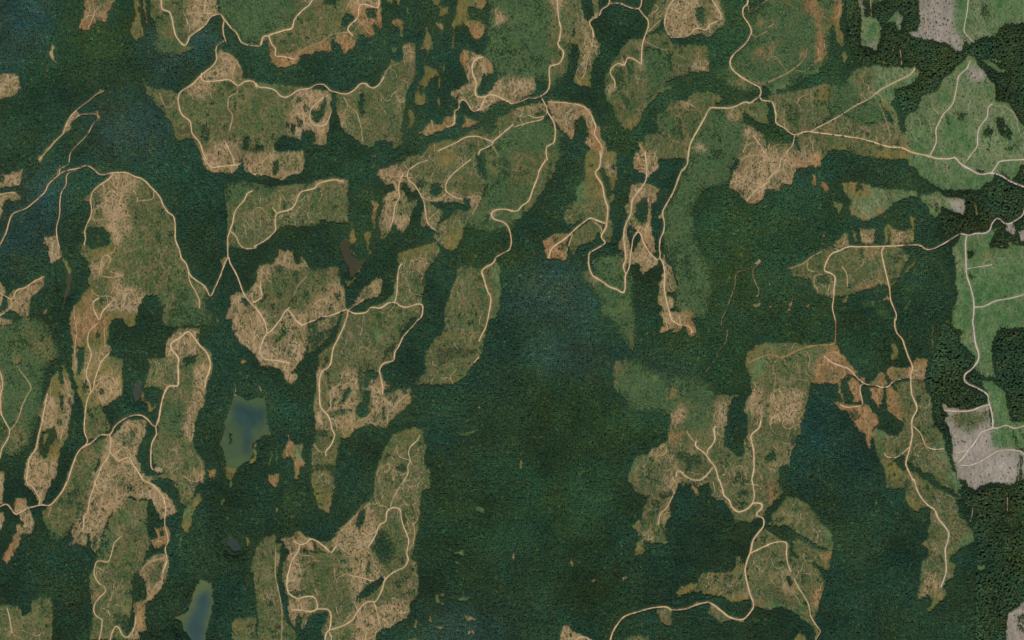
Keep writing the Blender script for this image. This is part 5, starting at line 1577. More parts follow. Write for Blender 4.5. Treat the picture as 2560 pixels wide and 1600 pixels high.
mg, nt, b = newmat('cleared_ground')
geo = N(nt, 'ShaderNodeNewGeometry').outputs['Position']
A = N(nt, 'ShaderNodeAttribute', attribute_name='col_a').outputs['Color']
B = N(nt, 'ShaderNodeAttribute', attribute_name='col_b').outputs['Color']
pr = N(nt, 'ShaderNodeSeparateColor'); nt.links.new(N(nt, 'ShaderNodeAttribute', attribute_name='prm').outputs['Color'], pr.inputs[0])
mp = N(nt, 'ShaderNodeMapping'); mp.inputs['Scale'].default_value = (1.7, .62, 1); nt.links.new(geo, mp.inputs[0])
big = noise(nt, mp.outputs[0], .022, 7, .72, .6)
col = mix(nt, ramp(nt, big, .38, .60), A, B)
mid = noise(nt, mp.outputs[0], .085, 4, .75)
col = mix(nt, ramp(nt, mid, .30, .72), mix(nt, 1., col, (.74, .74, .74, 1), 'MULTIPLY'), mix(nt, 1., col, (1.28, 1.27, 1.26, 1), 'MULTIPLY'))
# skid trails: a branching net of bare earth
wn = N(nt, 'ShaderNodeTexNoise'); wn.inputs['Scale'].default_value = .02; wn.inputs['Detail'].default_value = 3; nt.links.new(mp.outputs[0], wn.inputs['Vector'])
vm = N(nt, 'ShaderNodeVectorMath', operation='MULTIPLY_ADD'); nt.links.new(wn.outputs['Color'], vm.inputs[0]); vm.inputs[1].default_value = (60, 60, 0); nt.links.new(mp.outputs[0], vm.inputs[2])
vo = N(nt, 'ShaderNodeTexVoronoi', feature='DISTANCE_TO_EDGE'); vo.inputs['Scale'].default_value = .021; nt.links.new(vm.outputs[0], vo.inputs['Vector'])
line = math_(nt, 'SUBTRACT', 1., ramp(nt, vo.outputs[0], .02, .085))
gate = ramp(nt, noise(nt, geo, .008, 2, .5), .40, .60)
wf = math_(nt, 'MULTIPLY', math_(nt, 'MULTIPLY', line, gate), pr.outputs[1])
col = mix(nt, wf, col, (.42, .31, .19, 1))
# dark flecks: stumps, slash piles and low brush
fl = noise(nt, geo, .16, 2, .5)
ff = math_(nt, 'MULTIPLY', ramp(nt, fl, .56, .66), pr.outputs[0])
col = mix(nt, ff, col, mix(nt, 1., col, (.34, .44, .36, 1), 'MULTIPLY'))
fl2 = noise(nt, geo, .21, 2, .5)
col = mix(nt, math_(nt, 'MULTIPLY', ramp(nt, fl2, .60, .70), math_(nt, 'MULTIPLY', pr.outputs[0], .55)), col, (.50, .43, .34, 1))
nt.links.new(col, b.inputs['Base Color'])
bm = N(nt, 'ShaderNodeBump'); bm.inputs['Strength'].default_value = .7; bm.inputs['Distance'].default_value = 1.6
nt.links.new(noise(nt, geo, .12, 4, .7), bm.inputs['Height']); nt.links.new(bm.outputs[0], b.inputs['Normal'])

mr, nt, b = newmat('road_gravel')
geo = N(nt, 'ShaderNodeNewGeometry').outputs['Position']
A = N(nt, 'ShaderNodeAttribute', attribute_name='col_a').outputs['Color']
v = noise(nt, geo, .035, 6, .75)
nt.links.new(mix(nt, ramp(nt, v, .3, .75), mix(nt, 1., A, (.70, .68, .62, 1), 'MULTIPLY'), mix(nt, 1., A, (1.12, 1.12, 1.12, 1), 'MULTIPLY')), b.inputs['Base Color'])

mt, nt, b = newmat('conifer_needles')
tn = N(nt, 'ShaderNodeAttribute', attribute_name='tone', attribute_type='INSTANCER').outputs['Color']
vv = N(nt, 'ShaderNodeAttribute', attribute_name='shade').outputs['Color']
nt.links.new(mix(nt, 1., tn, vv, 'MULTIPLY'), b.inputs['Base Color'])
mi, nt, b = newmat('lone_conifer_needles')
geo = N(nt, 'ShaderNodeNewGeometry').outputs['Position']
nt.links.new(mix(nt, ramp(nt, noise(nt, geo, .5, 3), .3, .7), (.022, .050, .026, 1), (.045, .085, .042, 1)), b.inputs['Base Color'])
mb, nt, b = newmat('bark')
geo = N(nt, 'ShaderNodeNewGeometry').outputs['Position']
nt.links.new(mix(nt, ramp(nt, noise(nt, geo, 2, 3), .3, .7), (.09, .065, .045, 1), (.16, .13, .10, 1)), b.inputs['Base Color'])

mw, nt, b = newmat('lake_water')
b.inputs['Roughness'].default_value = .2; b.inputs['Specular IOR Level'].default_value = .15
geo = N(nt, 'ShaderNodeNewGeometry').outputs['Position']
A = N(nt, 'ShaderNodeAttribute', attribute_name='col_a').outputs['Color']
v = noise(nt, geo, .012, 4, .6, .8)
nt.links.new(mix(nt, ramp(nt, v, .35, .7), mix(nt, 1., A, (.88, .9, .95, 1), 'MULTIPLY'), mix(nt, 1., A, (1.12, 1.12, 1.04, 1), 'MULTIPLY')), b.inputs['Base Color'])
bm = N(nt, 'ShaderNodeBump'); bm.inputs['Strength'].default_value = .15; bm.inputs['Distance'].default_value = .3
nt.links.new(noise(nt, geo, .3, 3, .6), bm.inputs['Height']); nt.links.new(bm.outputs[0], b.inputs['Normal'])

# ---------------------------------------------------------------- mesh helpers
def mesh_np(name, V, F, mat, attrs=None, smooth=True):
    """V (n,3), F (m,4) or (m,3) index array"""
    me = bpy.data.meshes.new(name)
    k = F.shape[1]
    me.vertices.add(len(V)); me.vertices.foreach_set('co', V.astype(np.float32).ravel())
    me.loops.add(F.size); me.loops.foreach_set('vertex_index', F.astype(np.int32).ravel())
    me.polygons.add(len(F)); me.polygons.foreach_set('loop_start', (np.arange(len(F)) * k).astype(np.int32))
    me.polygons.foreach_set('use_smooth', np.full(len(F), smooth))
    me.update(calc_edges=True)
    for an, arr in (attrs or {}).items():
        at = me.attributes.new(an, 'FLOAT_COLOR', 'POINT')
        c = np.ones((len(V), 4), np.float32); c[:, :3] = arr; at.data.foreach_set('color', c.ravel())
    if mat: me.materials.append(mat)
    return me
def obj(name, me, parent=None, **props):
    o = bpy.data.objects.new(name, me); C.collection.objects.link(o)
    if parent: o.parent = parent
    for k, v in props.items():
        if v: o[k] = v
    return o

# ---------------------------------------------------------------- ground, one sheet per kind of place
ST = 2
gx = np.arange(0, GW, ST); gy = np.arange(0, GH, ST)
nx, ny = len(gx), len(gy)
XX, YY = np.meshgrid(UX[gx], UY[gy])
VV = np.stack([wx(XX), wy(YY), hgt[np.ix_(gy, gx)]], -1).reshape(-1, 3)
def grab(a): return a[np.ix_(gy, gx)].ravel()
ATT = {'col_a': np.stack([grab(c) for c in cA], -1) * KALB, 'col_b': np.stack([grab(c) for c in cB], -1) * KALB,
       'prm': np.stack([grab(fleck), grab(web), grab(young)], -1)}
jj, ii = np.meshgrid(np.arange(ny - 1), np.arange(nx - 1), indexing='ij')
v00 = (jj * nx + ii).ravel()
QF = np.stack([v00, v00 + nx, v00 + nx + 1, v00 + 1], -1)
pl = place[np.ix_(gy[:-1] + 1, gx[:-1] + 1)].ravel()
ground_objs = {}
def sub_mesh(name, F, mat):
    u, inv = np.unique(F, return_inverse=True)
    return mesh_np(name, VV[u], inv.reshape(F.shape), mat, {k: v[u] for k, v in ATT.items()})
# split every place into its connected pieces, each an object of its own
PG = pl.reshape(ny - 1, nx - 1)
comp = np.zeros(PG.shape, np.int32); CI = [None]
pj, pi_ = np.nonzero(PG)
lists = PG.tolist(); seen = comp.tolist()
for j0, i0 in zip(pj.tolist(), pi_.tolist()):
    if seen[j0][i0]: continue
    c_ = len(CI); p_ = lists[j0][i0]; st = [(j0, i0)]; seen[j0][i0] = c_; n_c = 0; x0 = x1 = i0; y0 = y1 = j0
    sx = sy = 0
    while st:
        j, i = st.pop(); n_c += 1; sx += i; sy += j
        if i < x0: x0 = i
        if i > x1: x1 = i
        if j < y0: y0 = j
        if j > y1: y1 = j
        for a, b_ in ((j + 1, i), (j - 1, i), (j, i + 1), (j, i - 1)):
            if 0 <= a < ny - 1 and 0 <= b_ < nx - 1 and not seen[a][b_] and lists[a][b_] == p_:
                seen[a][b_] = c_; st.append((a, b_))
    CI.append([p_, n_c, sx / n_c, sy / n_c, x1 - x0 + 1, y1 - y0 + 1])
comp = np.array(seen, np.int32)
big_of = {}
for c_ in range(1, len(CI)):
    p_ = CI[c_][0]
    if p_ not in big_of or CI[c_][1] > CI[big_of[p_]][1]: big_of[p_] = c_
remap = np.arange(len(CI))
for c_ in range(1, len(CI)):
    if CI[c_][1] < 14 and big_of[CI[c_][0]] != c_: remap[c_] = big_of[CI[c_][0]]
comp = remap[comp]
cf = comp.ravel(); cov_q = cover[np.ix_(gy[:-1] + 1, gx[:-1] + 1)].ravel()
order = np.argsort(cf, kind='stable'); cnt = np.bincount(cf, minlength=len(CI)); off = np.concatenate([[0], np.cumsum(cnt)])
def ux(i): return -MG + (i * ST + 1) * CS
comp_cell = np.zeros((GH, GW), np.int32)
cj = np.clip(np.arange(GH) // ST, 0, ny - 2); cI = np.clip(np.arange(GW) // ST, 0, nx - 2)
comp_cell = comp[np.ix_(cj, cI)]
LAB = {}
base = mesh_np('ground', np.array([[-16000, -16000, -7], [16000, -16000, -7], [16000, 16000, -7], [-16000, 16000, -7.]]), np.array([[0, 1, 2, 3]]), mg,
               {'col_a': np.tile(lin((38, 62, 50)), (4, 1)), 'col_b': np.tile(lin((34, 54, 44)), (4, 1)), 'prm': np.tile([.2, 0, 0], (4, 1))})
obj('ground', base, kind='structure', label='dark forested ground reaching beyond the mapped clearings and roads', category='ground')
for c_ in range(len(CI)):
    if cnt[c_] == 0: continue
    F = QF[order[off[c_]:off[c_ + 1]]]
    if c_ == 0:
        obj('forest_floor', sub_mesh('forest_floor', F, mg), kind='structure', label='dark forest floor under the conifers between the clearings', category='ground'); continue
    p_, n_c, mx, my, wd, hd = CI[c_]; pn = places[p_]
    cv = COVERS[np.bincount(cov_q[order[off[c_]:off[c_ + 1]]], minlength=len(COVERS)).argmax()]
    nm, cat = COVER_NOUN[cv]
    if pn in PLACE_LABEL and big_of[p_] == c_: lab = PLACE_LABEL[pn]
    else: lab = unique_label('%s %s %s %s' % (size_word(n_c * 6.25), COVER_WORD[cv], shape_word(wd, hd, n_c), nm.split('_')[-1]), ux(mx), ux(my))
    LAB[c_] = lab
    ground_objs[c_] = obj(nm, sub_mesh(nm, F, mg), kind='structure', label=lab, category=cat)

# ---------------------------------------------------------------- water
WCOL = {'pond_a': ((70, 74, 52), (64, 68, 48)), 'pond_b': ((72, 66, 44), (64, 62, 44)), 'pond_c': ((62, 68, 56), (54, 62, 54)),
        'lake_main': ((72, 88, 58), (48, 70, 64)), 'pond_d': ((56, 66, 58), (50, 60, 58)), 'lake_south': ((86, 98, 60), (54, 76, 72))}
deep_all = {'lake_main': [[(587, 1005), (610, 1012), (640, 1020), (668, 1022), (666, 1050), (655, 1062), (645, 1060), (630, 1075), (628, 1110), (620, 1140), (608, 1130), (612, 1090), (605, 1062), (595, 1070), (580, 1050)]],
            'lake_south': [[(500, 1478), (522, 1478), (527, 1500), (524, 1540), (512, 1565), (505, 1620), (478, 1620), (462, 1570), (480, 1530), (490, 1500)]],
            'pond_a': [[(174, 690), (180, 700), (178, 720), (170, 745), (165, 740), (166, 715)]],
            'pond_b': [[(852, 610), (868, 605), (875, 650), (900, 655), (890, 680), (878, 690), (865, 650), (855, 630)]],
            'pond_c': [[(338, 960), (352, 960), (350, 985), (342, 1000)]], 'pond_d': [[(570, 1350), (582, 1350), (595, 1370), (592, 1380), (578, 1370)]]}
for wi, wn_ in enumerate(waters):
    if wi == 0: continue
    m = (water == wi); mm = blur(m.astype(np.float32), 3) > .04
    dp = np.zeros((GH, GW), np.float32)
    for P in deep_all[wn_]:
        s, q = fill(P); dp[s][q] = 1
    dp = blur(dp, 7)
    q = mm[np.ix_(gy[:-1] + 1, gx[:-1] + 1)].ravel()
    F = QF[q]; u, inv = np.unique(F, return_inverse=True)
    V = VV[u].copy(); V[:, 2] = WZ
    sh, de = lin(WCOL[wn_][0]), lin(WCOL[wn_][1])
    d = grab(dp)[u][:, None] * (1 if wn_ in ('lake_main', 'lake_south') else .9)
    cc = sh * (1 - d) + de * d
    nm, lab, cat, grp = WATER_INFO[wn_]
    obj(nm, mesh_np(nm, V, inv.reshape(F.shape), mw, {'col_a': cc * .92}), kind='structure', label=lab, category=cat, group=grp)

# ---------------------------------------------------------------- roads
chains = []
for n_, w_, L in roads:
    if n_ == 'faint' or len(L) < 2: continue
    hit = None
    for ch in chains:
        if ch[0] != n_: continue
        if any(np.hypot(*(p - q)) < 9 for _, M_ in ch[1] for p in (L[0], L[-1]) for q in (M_[0], M_[-1])): hit = ch; break
    if hit: hit[1].append((w_, L))
    else: chains.append([n_, [(w_, L)]])
done_road = set()
ri = 0
for n_, segs in chains:
    Vs, Fs, Cs = [], [], []; o0 = 0
    for w_, L in segs:
        ri += 1
        n = len(L); T_ = np.gradient(L, axis=0); T_ /= np.maximum(1e-6, np.hypot(T_[:, 0], T_[:, 1]))[:, None]
        Nn = np.stack([-T_[:, 1], T_[:, 0]], -1)
        rr = np.random.default_rng(100 + ri)
        jl = np.convolve(rr.normal(0, .34, n + 4), np.ones(3) / 2, 'same')[2:-2] * .8
        jr = np.convolve(rr.normal(0, .34, n + 4), np.ones(3) / 2, 'same')[2:-2] * .8
        hw = (w_ * .5 * .61 if w_ > 2.3 else w_ * .5 * .85)
        offs = [-(hw + jl), -hw * .55 + jl * 0, hw * .55 + jr * 0, hw + jr]
        zz = [.25, .55, .55, .25]
        colr = np.array(lin((200, 172, 128))) if w_ >= 3 else np.array(lin((172, 146, 104)) if w_ >= 1.9 else lin((162, 136, 100)))
        pale = np.clip((L[:, 0] - 2300) / 120, 0, 1)[:, None]
        cbase = colr * (1 - pale) + np.array(lin((186, 174, 160)) if w_ >= 3 else lin((150, 142, 120))) * pale
        if n_ == 'road_orange': cbase = np.tile(lin((168, 122, 72)), (n, 1))
        if n_ == 'fireline': cbase = np.tile(lin((140, 128, 84)), (n, 1))
        for q, (of, z) in enumerate(zip(offs, zz)):
            X = L[:, 0] + Nn[:, 0] * of; Y = L[:, 1] + Nn[:, 1] * of
            Vs.append(np.stack([wx(X), wy(Y), np.maximum(ground_z(X, Y), ground_z(L[:, 0], L[:, 1]) - .4) + z + .02 * (ri % 9)], -1))
            Cs.append(cbase * (.86 if q in (0, 3) else 1.04))
        for q in range(3):
            i = np.arange(n - 1) + o0 + q * n
            Fs.append(np.stack([i, i + n, i + n + 1, i + 1], -1))
        o0 += 4 * n
    V = np.concatenate(Vs); F = np.concatenate(Fs)
    wm = max(q[0] for q in segs); Lm = max((q[1] for q in segs), key=len)
    leng = sum(np.hypot(*np.diff(q[1], axis=0).T).sum() for q in segs)
    chord = np.hypot(*(Lm[-1] - Lm[0])); arc = np.hypot(*np.diff(Lm, axis=0).T).sum()
    sw = 'straight' if chord > .96 * arc else 'gently curving' if chord > .85 * arc else 'winding' if chord > .5 * arc else 'looping'
    lw = 'short' if leng < 110 else 'long' if leng > 420 else ''
    mid_ = Lm[len(Lm) // 2]
    cw = 'pale grey' if mid_[0] > 2350 else 'beige' if wm >= 3 else 'faint brown'
    nm, cat = ('gravel_road', 'road') if wm >= 4.4 else ('spur_road', 'road') if wm >= 2.8 else ('skid_trail', 'track')
    if n_ in ROAD_LABEL and n_ not in done_road: lab = ROAD_LABEL[n_]; done_road.add(n_)
    else: lab = unique_label(' '.join(('%s %s %s %s' % (lw, cw, sw, nm.replace('_', ' '))).split()), mid_[0], mid_[1])
    obj(nm, mesh_np(nm, V, F, mr, {'col_a': np.concatenate(Cs)}), kind='structure', label=lab, category=cat)

# ---------------------------------------------------------------- skid trails worn into the cut ground by the machines
rs = np.random.default_rng(77)
TV, TF, TC = {}, {}, {}
curv = vnoise(GW, GH, 26, 81); curv2 = vnoise(GW, GH, 9, 82)
for cname, every, wid in (('t', 300, 1.25), ('gt', 900, 1.1), ('o', 900, 1.2), ('m', 2600, 1.0), ('g', 5200, 1.0), ('gr', 2600, 1.3), ('p', 2200, 1.3)):
    jj2, ii2 = np.nonzero((cover == COVERS.index(cname)) & (dens < .3) & (comp_cell > 0))
    cnt_t = int(len(jj2) * CS * CS / every)
    for q in rs.integers(0, max(1, len(jj2)), cnt_t):
        x, y = UX[ii2[q]], UY[jj2[q]]; c0 = int(sample(comp_cell, x, y))
        ang = math.pi / 2 * rs.choice((-1, 1)) + rs.normal(0, .5) - .12; k0 = rs.normal(0, .05)
        pts_ = []; n_s = int(rs.integers(10, 34))
        for st_ in range(n_s):
            if int(sample(comp_cell, x, y)) != c0 or sample(dens, x, y) > .35: break
            pts_.append((x, y))
            ang += k0 + .24 * float(sample(curv, x, y)) + .22 * float(sample(curv2, x, y)) + rs.normal(0, .05)
            x += 2.6 * math.cos(ang); y += 2.6 * math.sin(ang)
        if len(pts_) < 5: continue
        L = np.array(pts_); T_ = np.gradient(L, axis=0); T_ /= np.maximum(1e-6, np.hypot(T_[:, 0], T_[:, 1]))[:, None]
        Nn = np.stack([-T_[:, 1], T_[:, 0]], -1); n = len(L)
        hw = wid * .5 * rs.uniform(.7, 1.3) * (1 - .6 * np.linspace(0, 1, n) ** 2)
        o0 = sum(len(v) for v in TV.get(c0, []))
        for sgn in (-1, 1):
            X = L[:, 0] + Nn[:, 0] * hw * sgn; Y = L[:, 1] + Nn[:, 1] * hw * sgn
            TV.setdefault(c0, []).append(np.stack([wx(X), wy(Y), ground_z(X, Y) + .22], -1))
        i = np.arange(n - 1) + o0
        TF.setdefault(c0, []).append(np.stack([i, i + n, i + n + 1, i + 1], -1))
        cc = lin((186, 156, 114)) if x < 2340 else lin((150, 142, 122))
        if cname in ('g', 'm'): cc = lin((140, 124, 84))
        TC.setdefault(c0, []).append(np.tile(cc * rs.uniform(.75, 1.1), (2 * n, 1)))
for c0 in TV:
    if c0 not in ground_objs: continue
    o = obj('skid_trails', mesh_np('skid_trails', np.concatenate(TV[c0]), np.concatenate(TF[c0]), mr, {'col_a': np.concatenate(TC[c0])}), ground_objs[c0])
    o['kind'] = 'stuff'

# ---------------------------------------------------------------- trees
def cone_tree(bm_, x, y, h, r, sh, seed, n=7, trunk=True, z1=.84, z2=.60):
    V, F, S, M = bm_
    rr = np.random.default_rng(seed)
    o0 = len(V)
    a0 = rr.uniform(0, 6.28)
    V.append((x, y, h)); S.append(sh * 1.1); rings = []
    for z, q in ((z1 * h, .58), (z2 * h, 1.)):
        ring = []
        for i in range(n):
            a = a0 + i * 2 * math.pi / n + (.4 if q < 1 else 0)
            rad = r * q * rr.uniform(.75, 1.2)
            ring.append(len(V)); V.append((x + rad * math.cos(a), y + rad * math.sin(a), z * rr.uniform(.9, 1.1))); S.append(sh * rr.uniform(.85, 1.1))
        rings.append(ring)
    for i in range(n):
        j = (i + 1) % n
        F.append((o0, rings[0][i], rings[0][j])); M.append(0)
        F.append((rings[0][i], rings[1][i], rings[1][j], rings[0][j])); M.append(0)
    if trunk:
        q = len(V)
        for z in (-.5, .62 * h):
            for i in range(3): V.append((x + .22 * math.cos(i * 2.09), y + .22 * math.sin(i * 2.09), z)); S.append(1)
        for i in range(3):
            j = (i + 1) % 3; F.append((q + i, q + j, q + 3 + j, q + 3 + i)); M.append(1)
def tree_mesh(name, specs, seed, mats):
    T4 = ([], [], [], [])
    for i, (x, y, h, r, s) in enumerate(specs): cone_tree(T4, x, y, h, r, s, seed + i)
    me = bpy.data.meshes.new(name); me.from_pydata(T4[0], [], T4[1])
    at = me.attributes.new('shade', 'FLOAT_COLOR', 'POINT')
    c = np.ones((len(T4[0]), 4), np.float32); c[:, :3] = np.array(T4[2])[:, None]; at.data.foreach_set('color', c.ravel())
    for m in mats: me.materials.append(m)
    me.polygons.foreach_set('material_index', np.array(T4[3], np.int32)); me.update()
    return me
kinds = bpy.data.collections.new('tree_kinds')       # never linked: only the source of the wood's trees
rt = np.random.default_rng(5)
def clump(seed, n, spread, h, r):
    R2 = np.random.default_rng(seed); out = []
    k = int(math.ceil(math.sqrt(n)))
    for i in range(n):
        gx_, gy_ = i % k, i // k
        out.append(((gx_ - (k - 1) / 2) * spread + R2.normal(0, spread * .2), (gy_ - (k - 1) / 2) * spread + R2.normal(0, spread * .2),
                    h * R2.uniform(.82, 1.14), r * R2.uniform(.8, 1.2), R2.uniform(.62, 1.35)))
    return out
srcs = [tree_mesh('kind_a', clump(1, 4, 5.0, 14, 3.1), 10, (mt, mb)), tree_mesh('kind_b', clump(2, 4, 5.0, 14, 3.0), 20, (mt, mb)),
        tree_mesh('kind_c', clump(3, 4, 5.0, 13, 3.2), 30, (mt, mb)), tree_mesh('kind_d', [(0, 0, 14, 3.0, 1)], 40, (mt, mb)),
        tree_mesh('kind_e', [(0, 0, 13, 3.2, .9)], 50, (mt, mb)), tree_mesh('kind_f', clump(6, 4, 5.6, 19, 3.6), 60, (mt, mb)),
        tree_mesh('kind_g', clump(7, 4, 3.6, 3.2, 1.5), 70, (mt, mb))]
for s_ in srcs:
    o = bpy.data.objects.new(s_.name, s_); kinds.objects.link(o)
ng = bpy.data.node_groups.new('stand', 'GeometryNodeTree')
ng.interface.new_socket('Geometry', in_out='INPUT', socket_type='NodeSocketGeometry')
ng.interface.new_socket('Geometry', in_out='OUTPUT', socket_type='NodeSocketGeometry')
gi = ng.nodes.new('NodeGroupInput'); go = ng.nodes.new('NodeGroupOutput')
ci = ng.nodes.new('GeometryNodeCollectionInfo'); ci.inputs['Collection'].default_value = kinds
ci.inputs['Separate Children'].default_value = True; ci.inputs['Reset Children'].default_value = True
ip = ng.nodes.new('GeometryNodeInstanceOnPoints'); ip.inputs['Pick Instance'].default_value = True
def na(nm, t):
    n = ng.nodes.new('GeometryNodeInputNamedAttribute'); n.data_type = t; n.inputs['Name'].default_value = nm; return n.outputs['Attribute']
ng.links.new(gi.outputs[0], ip.inputs['Points']); ng.links.new(ci.outputs[0], ip.inputs['Instance'])
ng.links.new(na('kind', 'INT'), ip.inputs['Instance Index'])
ng.links.new(na('rot', 'FLOAT_VECTOR'), ip.inputs['Rotation']); ng.links.new(na('size', 'FLOAT_VECTOR'), ip.inputs['Scale'])
ng.links.new(ip.outputs[0], go.inputs[0])
def stand(name, X, Y, kind, size, tonec, parent=None, **props):
    me = bpy.data.meshes.new(name); n = len(X)
    me.vertices.add(n); P = np.stack([wx(X), wy(Y), ground_z(X, Y) - .1], -1).astype(np.float32)
    me.vertices.foreach_set('co', P.ravel())
    a = me.attributes.new('kind', 'INT', 'POINT'); a.data.foreach_set('value', kind.astype(np.int32))
    a = me.attributes.new('rot', 'FLOAT_VECTOR', 'POINT'); r_ = np.zeros((n, 3), np.float32); r_[:, 2] = rt.uniform(0, 6.28, n); a.data.foreach_set('vector', r_.ravel())
    a = me.attributes.new('size', 'FLOAT_VECTOR', 'POINT'); a.data.foreach_set('vector', size.astype(np.float32).ravel())
    a = me.attributes.new('tone', 'FLOAT_COLOR', 'POINT'); c = np.ones((n, 4), np.float32); c[:, :3] = tonec; a.data.foreach_set('color', c.ravel())
    o = obj(name, me, parent, **props); o['kind'] = 'stuff'
    md = o.modifiers.new('stand', 'NODES'); md.node_group = ng
    return o

# tone of the wood: what grows where, plus bluish haze painted into the tree colours
tOL = blur(tone['ol'], 34); tHAZE = blur(tone['bl'], 26); tRD = blur(tone['rd'], 15); tD2 = blur(tone['dk2'], 20); tGN = blur(tone['gn'], 30)
lown = vnoise(GW, GH, 90, 61) * .6 + vnoise(GW, GH, 30, 62) * .4
hue = vnoise(GW, GH, 60, 63) * .6 + vnoise(GW, GH, 16, 64) * .5
T_BASE = np.array((.033, .071, .045)); T_OL = np.array((.037, .073, .036)); T_HAZE = np.array((.046, .090, .084)); T_RD = np.array((.027, .046, .024)); T_GN = np.array((.041, .086, .045)); T_D2 = np.array((.029, .070, .056))
TGLOB = np.array((1.48, 1.58, 1.14))
def wood_tone(X, Y, r):
    t = np.tile(T_BASE, (len(X), 1))
    for f, c in ((tGN, T_GN), (tOL, T_OL), (tHAZE, T_HAZE), (tD2, T_D2), (tRD, T_RD)):
        k = bilin(f, X, Y)[:, None]; t = t * (1 - k) + c * k
    t *= (1 + .42 * bilin(lown, X, Y))[:, None]
    h = bilin(hue, X, Y) * 1.3
    t[:, 0] *= 1 + .22 * np.clip(h, -1, 1); t[:, 2] *= 1 - .20 * h
    v = r.normal(1, .13, len(X)); t *= np.clip(v, .5, 1.7)[:, None]
    br = r.random(len(X)) < .03; t[br] = t[br] * np.where(r.random((br.sum(), 1)) < .4, np.array((2.6, 1.15, 1.0)), np.array((1.9, 1.6, 1.1)))
    return t * TGLOB
dmin = dens.copy()
for ax in (0, 1):                                # 3-cell erosion: whole clumps only well inside the wood
    for s in (-3, -2, -1, 1, 2, 3): dmin = np.minimum(dmin, np.roll(dens, s, ax))
for ax in (0, 1):
    for s in (-2, 2): dmin = np.minimum(dmin, np.roll(dmin, s, ax))
SP = 5.1
nxg, nyg = int((2560 + 180) / SP), int((1600 + 180) / SP)
gX, gY = np.meshgrid(np.arange(nxg), np.arange(nyg)); gX = gX.ravel(); gY = gY.ravel()
cX = -88 + (gX + .5) * SP + rt.uniform(-.22, .22, gX.size) * SP; cY = -88 + (gY + .5) * SP + rt.uniform(-.22, .22, gX.size) * SP
inner = sample(dmin, cX, cY) > .93
rdm = bilin(tRD, cX, cY) > .5
ckind = np.where(rdm, 5, rt.integers(0, 3, cX.size))
# east wood is coarser: keep two of three clumps
SP1 = SP / 2
sX = np.concatenate([-88 + (gX + a) * SP + rt.uniform(-.2, .2, gX.size) * SP for a in (.25, .75) for _ in (0, 1)])
sY = np.concatenate([-88 + (gY + b_) * SP + rt.uniform(-.2, .2, gX.size) * SP for _ in (0, 1) for b_ in (.25, .75)])
near_in = np.tile(inner, 4)
dS = sample(dens, sX, sY)
keep = (~near_in) & (rt.random(sX.size) < dS * 1.02)
keepc = inner & ~(rdm & (rt.random(cX.size) < .12))
AX = np.concatenate([cX[keepc], sX[keep]]); AY = np.concatenate([cY[keepc], sY[keep]])
AK = np.concatenate([ckind[keepc], rt.integers(3, 5, keep.sum())])
AS = rt.uniform(.82, 1.18, (len(AX), 1)) * np.ones((1, 3)); AS[:, 2] *= rt.uniform(.85, 1.15, len(AX))
part = sample(dens, AX, AY)
AS *= np.where(part < .9, .82, 1.)[:, None]
AP = sample(place, AX, AY); ART = wood_tone(AX, AY, rt)
def in_frame(X, Y): return (X > -20) & (X < 2580) & (Y > -20) & (Y < 1620)
reg = np.full(len(AX), 0)
reg[bilin(tOL, AX, AY) > .5] = 1
reg[(reg == 1) & (AX < 900)] = 3
reg[bilin(tRD, AX, AY) > .5] = 2
for r_, (nm, lab) in enumerate(WOODS):
    m = (AP == 0) & (reg == r_)
    stand(nm, AX[m], AY[m], AK[m], AS[m], ART[m], label=lab, category='forest')
AC = sample(comp_cell, AX, AY)
for c_ in ground_objs:
    m = (AC == c_) & (AP > 0)
    k = int(m.sum())
    if k < 3: continue
    if k > 14:
        t = 'dark conifers left standing in the ' + LAB[c_]
        if len(t.split()) > 16: t = 'conifers left standing in ' + LAB[c_]
        if len(t.split()) > 16: t = unique_label('dark remnant conifer clump', AX[m].mean(), AY[m].mean())
        stand('remnant_woods', AX[m], AY[m], AK[m], AS[m], ART[m], label=t, category='trees')
    else: stand('scattered_trees', AX[m], AY[m], AK[m], AS[m], ART[m], parent=ground_objs[c_])

# young growth in the clearings: clumps of waist- to head-high saplings
SPY = 3.6
nxg, nyg = int(2640 / SPY), int(1680 / SPY)
gX, gY = np.meshgrid(np.arange(nxg), np.arange(nyg)); gX = gX.ravel(); gY = gY.ravel()
yX = -40 + (gX + .5) * SPY + rt.uniform(-.45, .45, gX.size) * SPY; yY = -40 + (gY + .5) * SPY + rt.uniform(-.45, .45, gX.size) * SPY
patch = bilin(n1, yX, yY)
ykeep = (rt.random(yX.size) < bilin(young, yX, yY) * (1 - .5 * np.clip(patch, -1, 1))) & (sample(place, yX, yY) > 0) & (sample(dens, yX, yY) < .5) & (sample(clear, yX, yY) < .1) & (bilin(bedmask, yX, yY) < .05)
yX, yY = yX[ykeep], yY[ykeep]
YCOL = {'wood': (.04, .08, .05), 't': (.07, .10, .045), 'o': (.09, .10, .04), 'g': (.070, .125, .042), 'gt': (.085, .115, .05), 'y': (.088, .165, .064), 'm': (.10, .12, .04), 'l': (.08, .17, .06), 'gr': (.09, .13, .07), 'p': (.09, .10, .06), 'b': (.1, .1, .06)}
yc = np.array([YCOL[c] for c in COVERS])[sample(cover, yX, yY)] * np.clip(rt.normal(1, .22, len(yX)), .5, 1.6)[:, None]
yS = rt.uniform(.55, 1.25, (len(yX), 1)) * np.ones((1, 3)); yP = sample(place, yX, yY)
yC = sample(comp_cell, yX, yY)
for c_ in ground_objs:
    m = yC == c_
    if m.sum() < 1: continue
    stand('young_growth', yX[m], yY[m], np.full(m.sum(), 6), yS[m], yc[m], parent=ground_objs[c_])
print('trees', len(AX), 'young', len(yX))

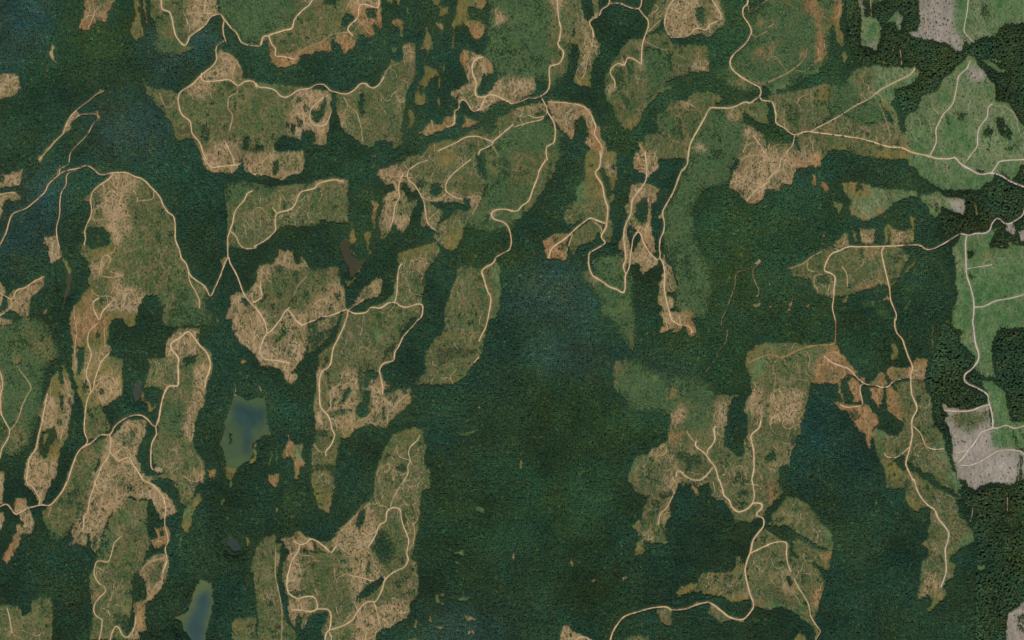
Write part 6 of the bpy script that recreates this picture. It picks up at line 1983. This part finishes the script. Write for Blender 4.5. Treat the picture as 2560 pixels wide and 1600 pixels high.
# ---------------------------------------------------------------- lone conifers that can be told apart in the open ground
def split_tree(h, r, seed):
    T4 = ([], [], [], []); cone_tree(T4, 0, 0, h, r, 1, seed, 9, False, .58, .16)
    # second, lower skirt of branches
    cone_tree(T4, 0, 0, h * .62, r * 1.08, 1, seed + 1, 9, False)
    cm = bpy.data.meshes.new('crown'); cm.from_pydata(T4[0], [], T4[1]); cm.materials.append(mi)
    tv = []; tf = []
    for z, q in ((-1, .32), (h * .5, .16)):
        for i in range(6): tv.append((q * math.cos(i * 1.047), q * math.sin(i * 1.047), z))
    for i in range(6): tf.append((i, (i + 1) % 6, 6 + (i + 1) % 6, 6 + i))
    tm = bpy.data.meshes.new('trunk'); tm.from_pydata(tv, [], tf); tm.materials.append(mb)
    return cm, tm
def part_word(x, y, sel):
    a = np.array(sel); fx = (x - a[:, 0].min()) / max(1, np.ptp(a[:, 0])); fy = (y - a[:, 1].min()) / max(1, np.ptp(a[:, 1]))
    v = 'top' if fy < .34 else 'middle' if fy < .67 else 'bottom'; h = 'left' if fx < .34 else '' if fx < .67 else 'right'
    return (v + ' ' + h).strip() if h or v != 'middle' else 'very centre'
protos = [split_tree(h, r, 900 + i) for i, (h, r) in enumerate(((13, 3.4), (10, 3.0), (16, 3.8)))]
for pn, n, lab, grp in LONE:
    if pn not in places: continue
    pi = places.index(pn)
    jj_, ii_ = np.nonzero((place == pi) & (dens < .1) & (clear < .05) & (water == 0))
    ok = (UX[ii_] > 4) & (UX[ii_] < 2556) & (UY[jj_] > 4) & (UY[jj_] < 1596); jj_, ii_ = jj_[ok], ii_[ok]
    R2 = np.random.default_rng(pi); sel = []
    for q in R2.permutation(len(jj_)):
        x, y = UX[ii_[q]], UY[jj_[q]]
        if all((x - a) ** 2 + (y - b_) ** 2 > 60 for a, b_ in sel): sel.append((x, y))
        if len(sel) >= n: break
    for x, y in sel:
        e = bpy.data.objects.new('conifer_tree', None); C.collection.objects.link(e)
        e.location = (float(wx(x)), float(wy(y)), float(ground_z(x, y))); e.rotation_euler = (0, 0, R2.uniform(0, 6.28))
        s = R2.uniform(.55, .95); e.scale = (s, s, s); e.empty_display_size = 2
        e['label'] = lab % (('tiny', 'small', 'taller')[int((s - .55) / .134)], part_word(x, y, sel)) ; e['category'] = 'tree'; e['group'] = grp
        cm, tm = protos[R2.integers(0, 3)]
        for nm_, me_ in (('crown', cm), ('trunk', tm)):
            c = bpy.data.objects.new(nm_, me_); C.collection.objects.link(c); c.parent = e
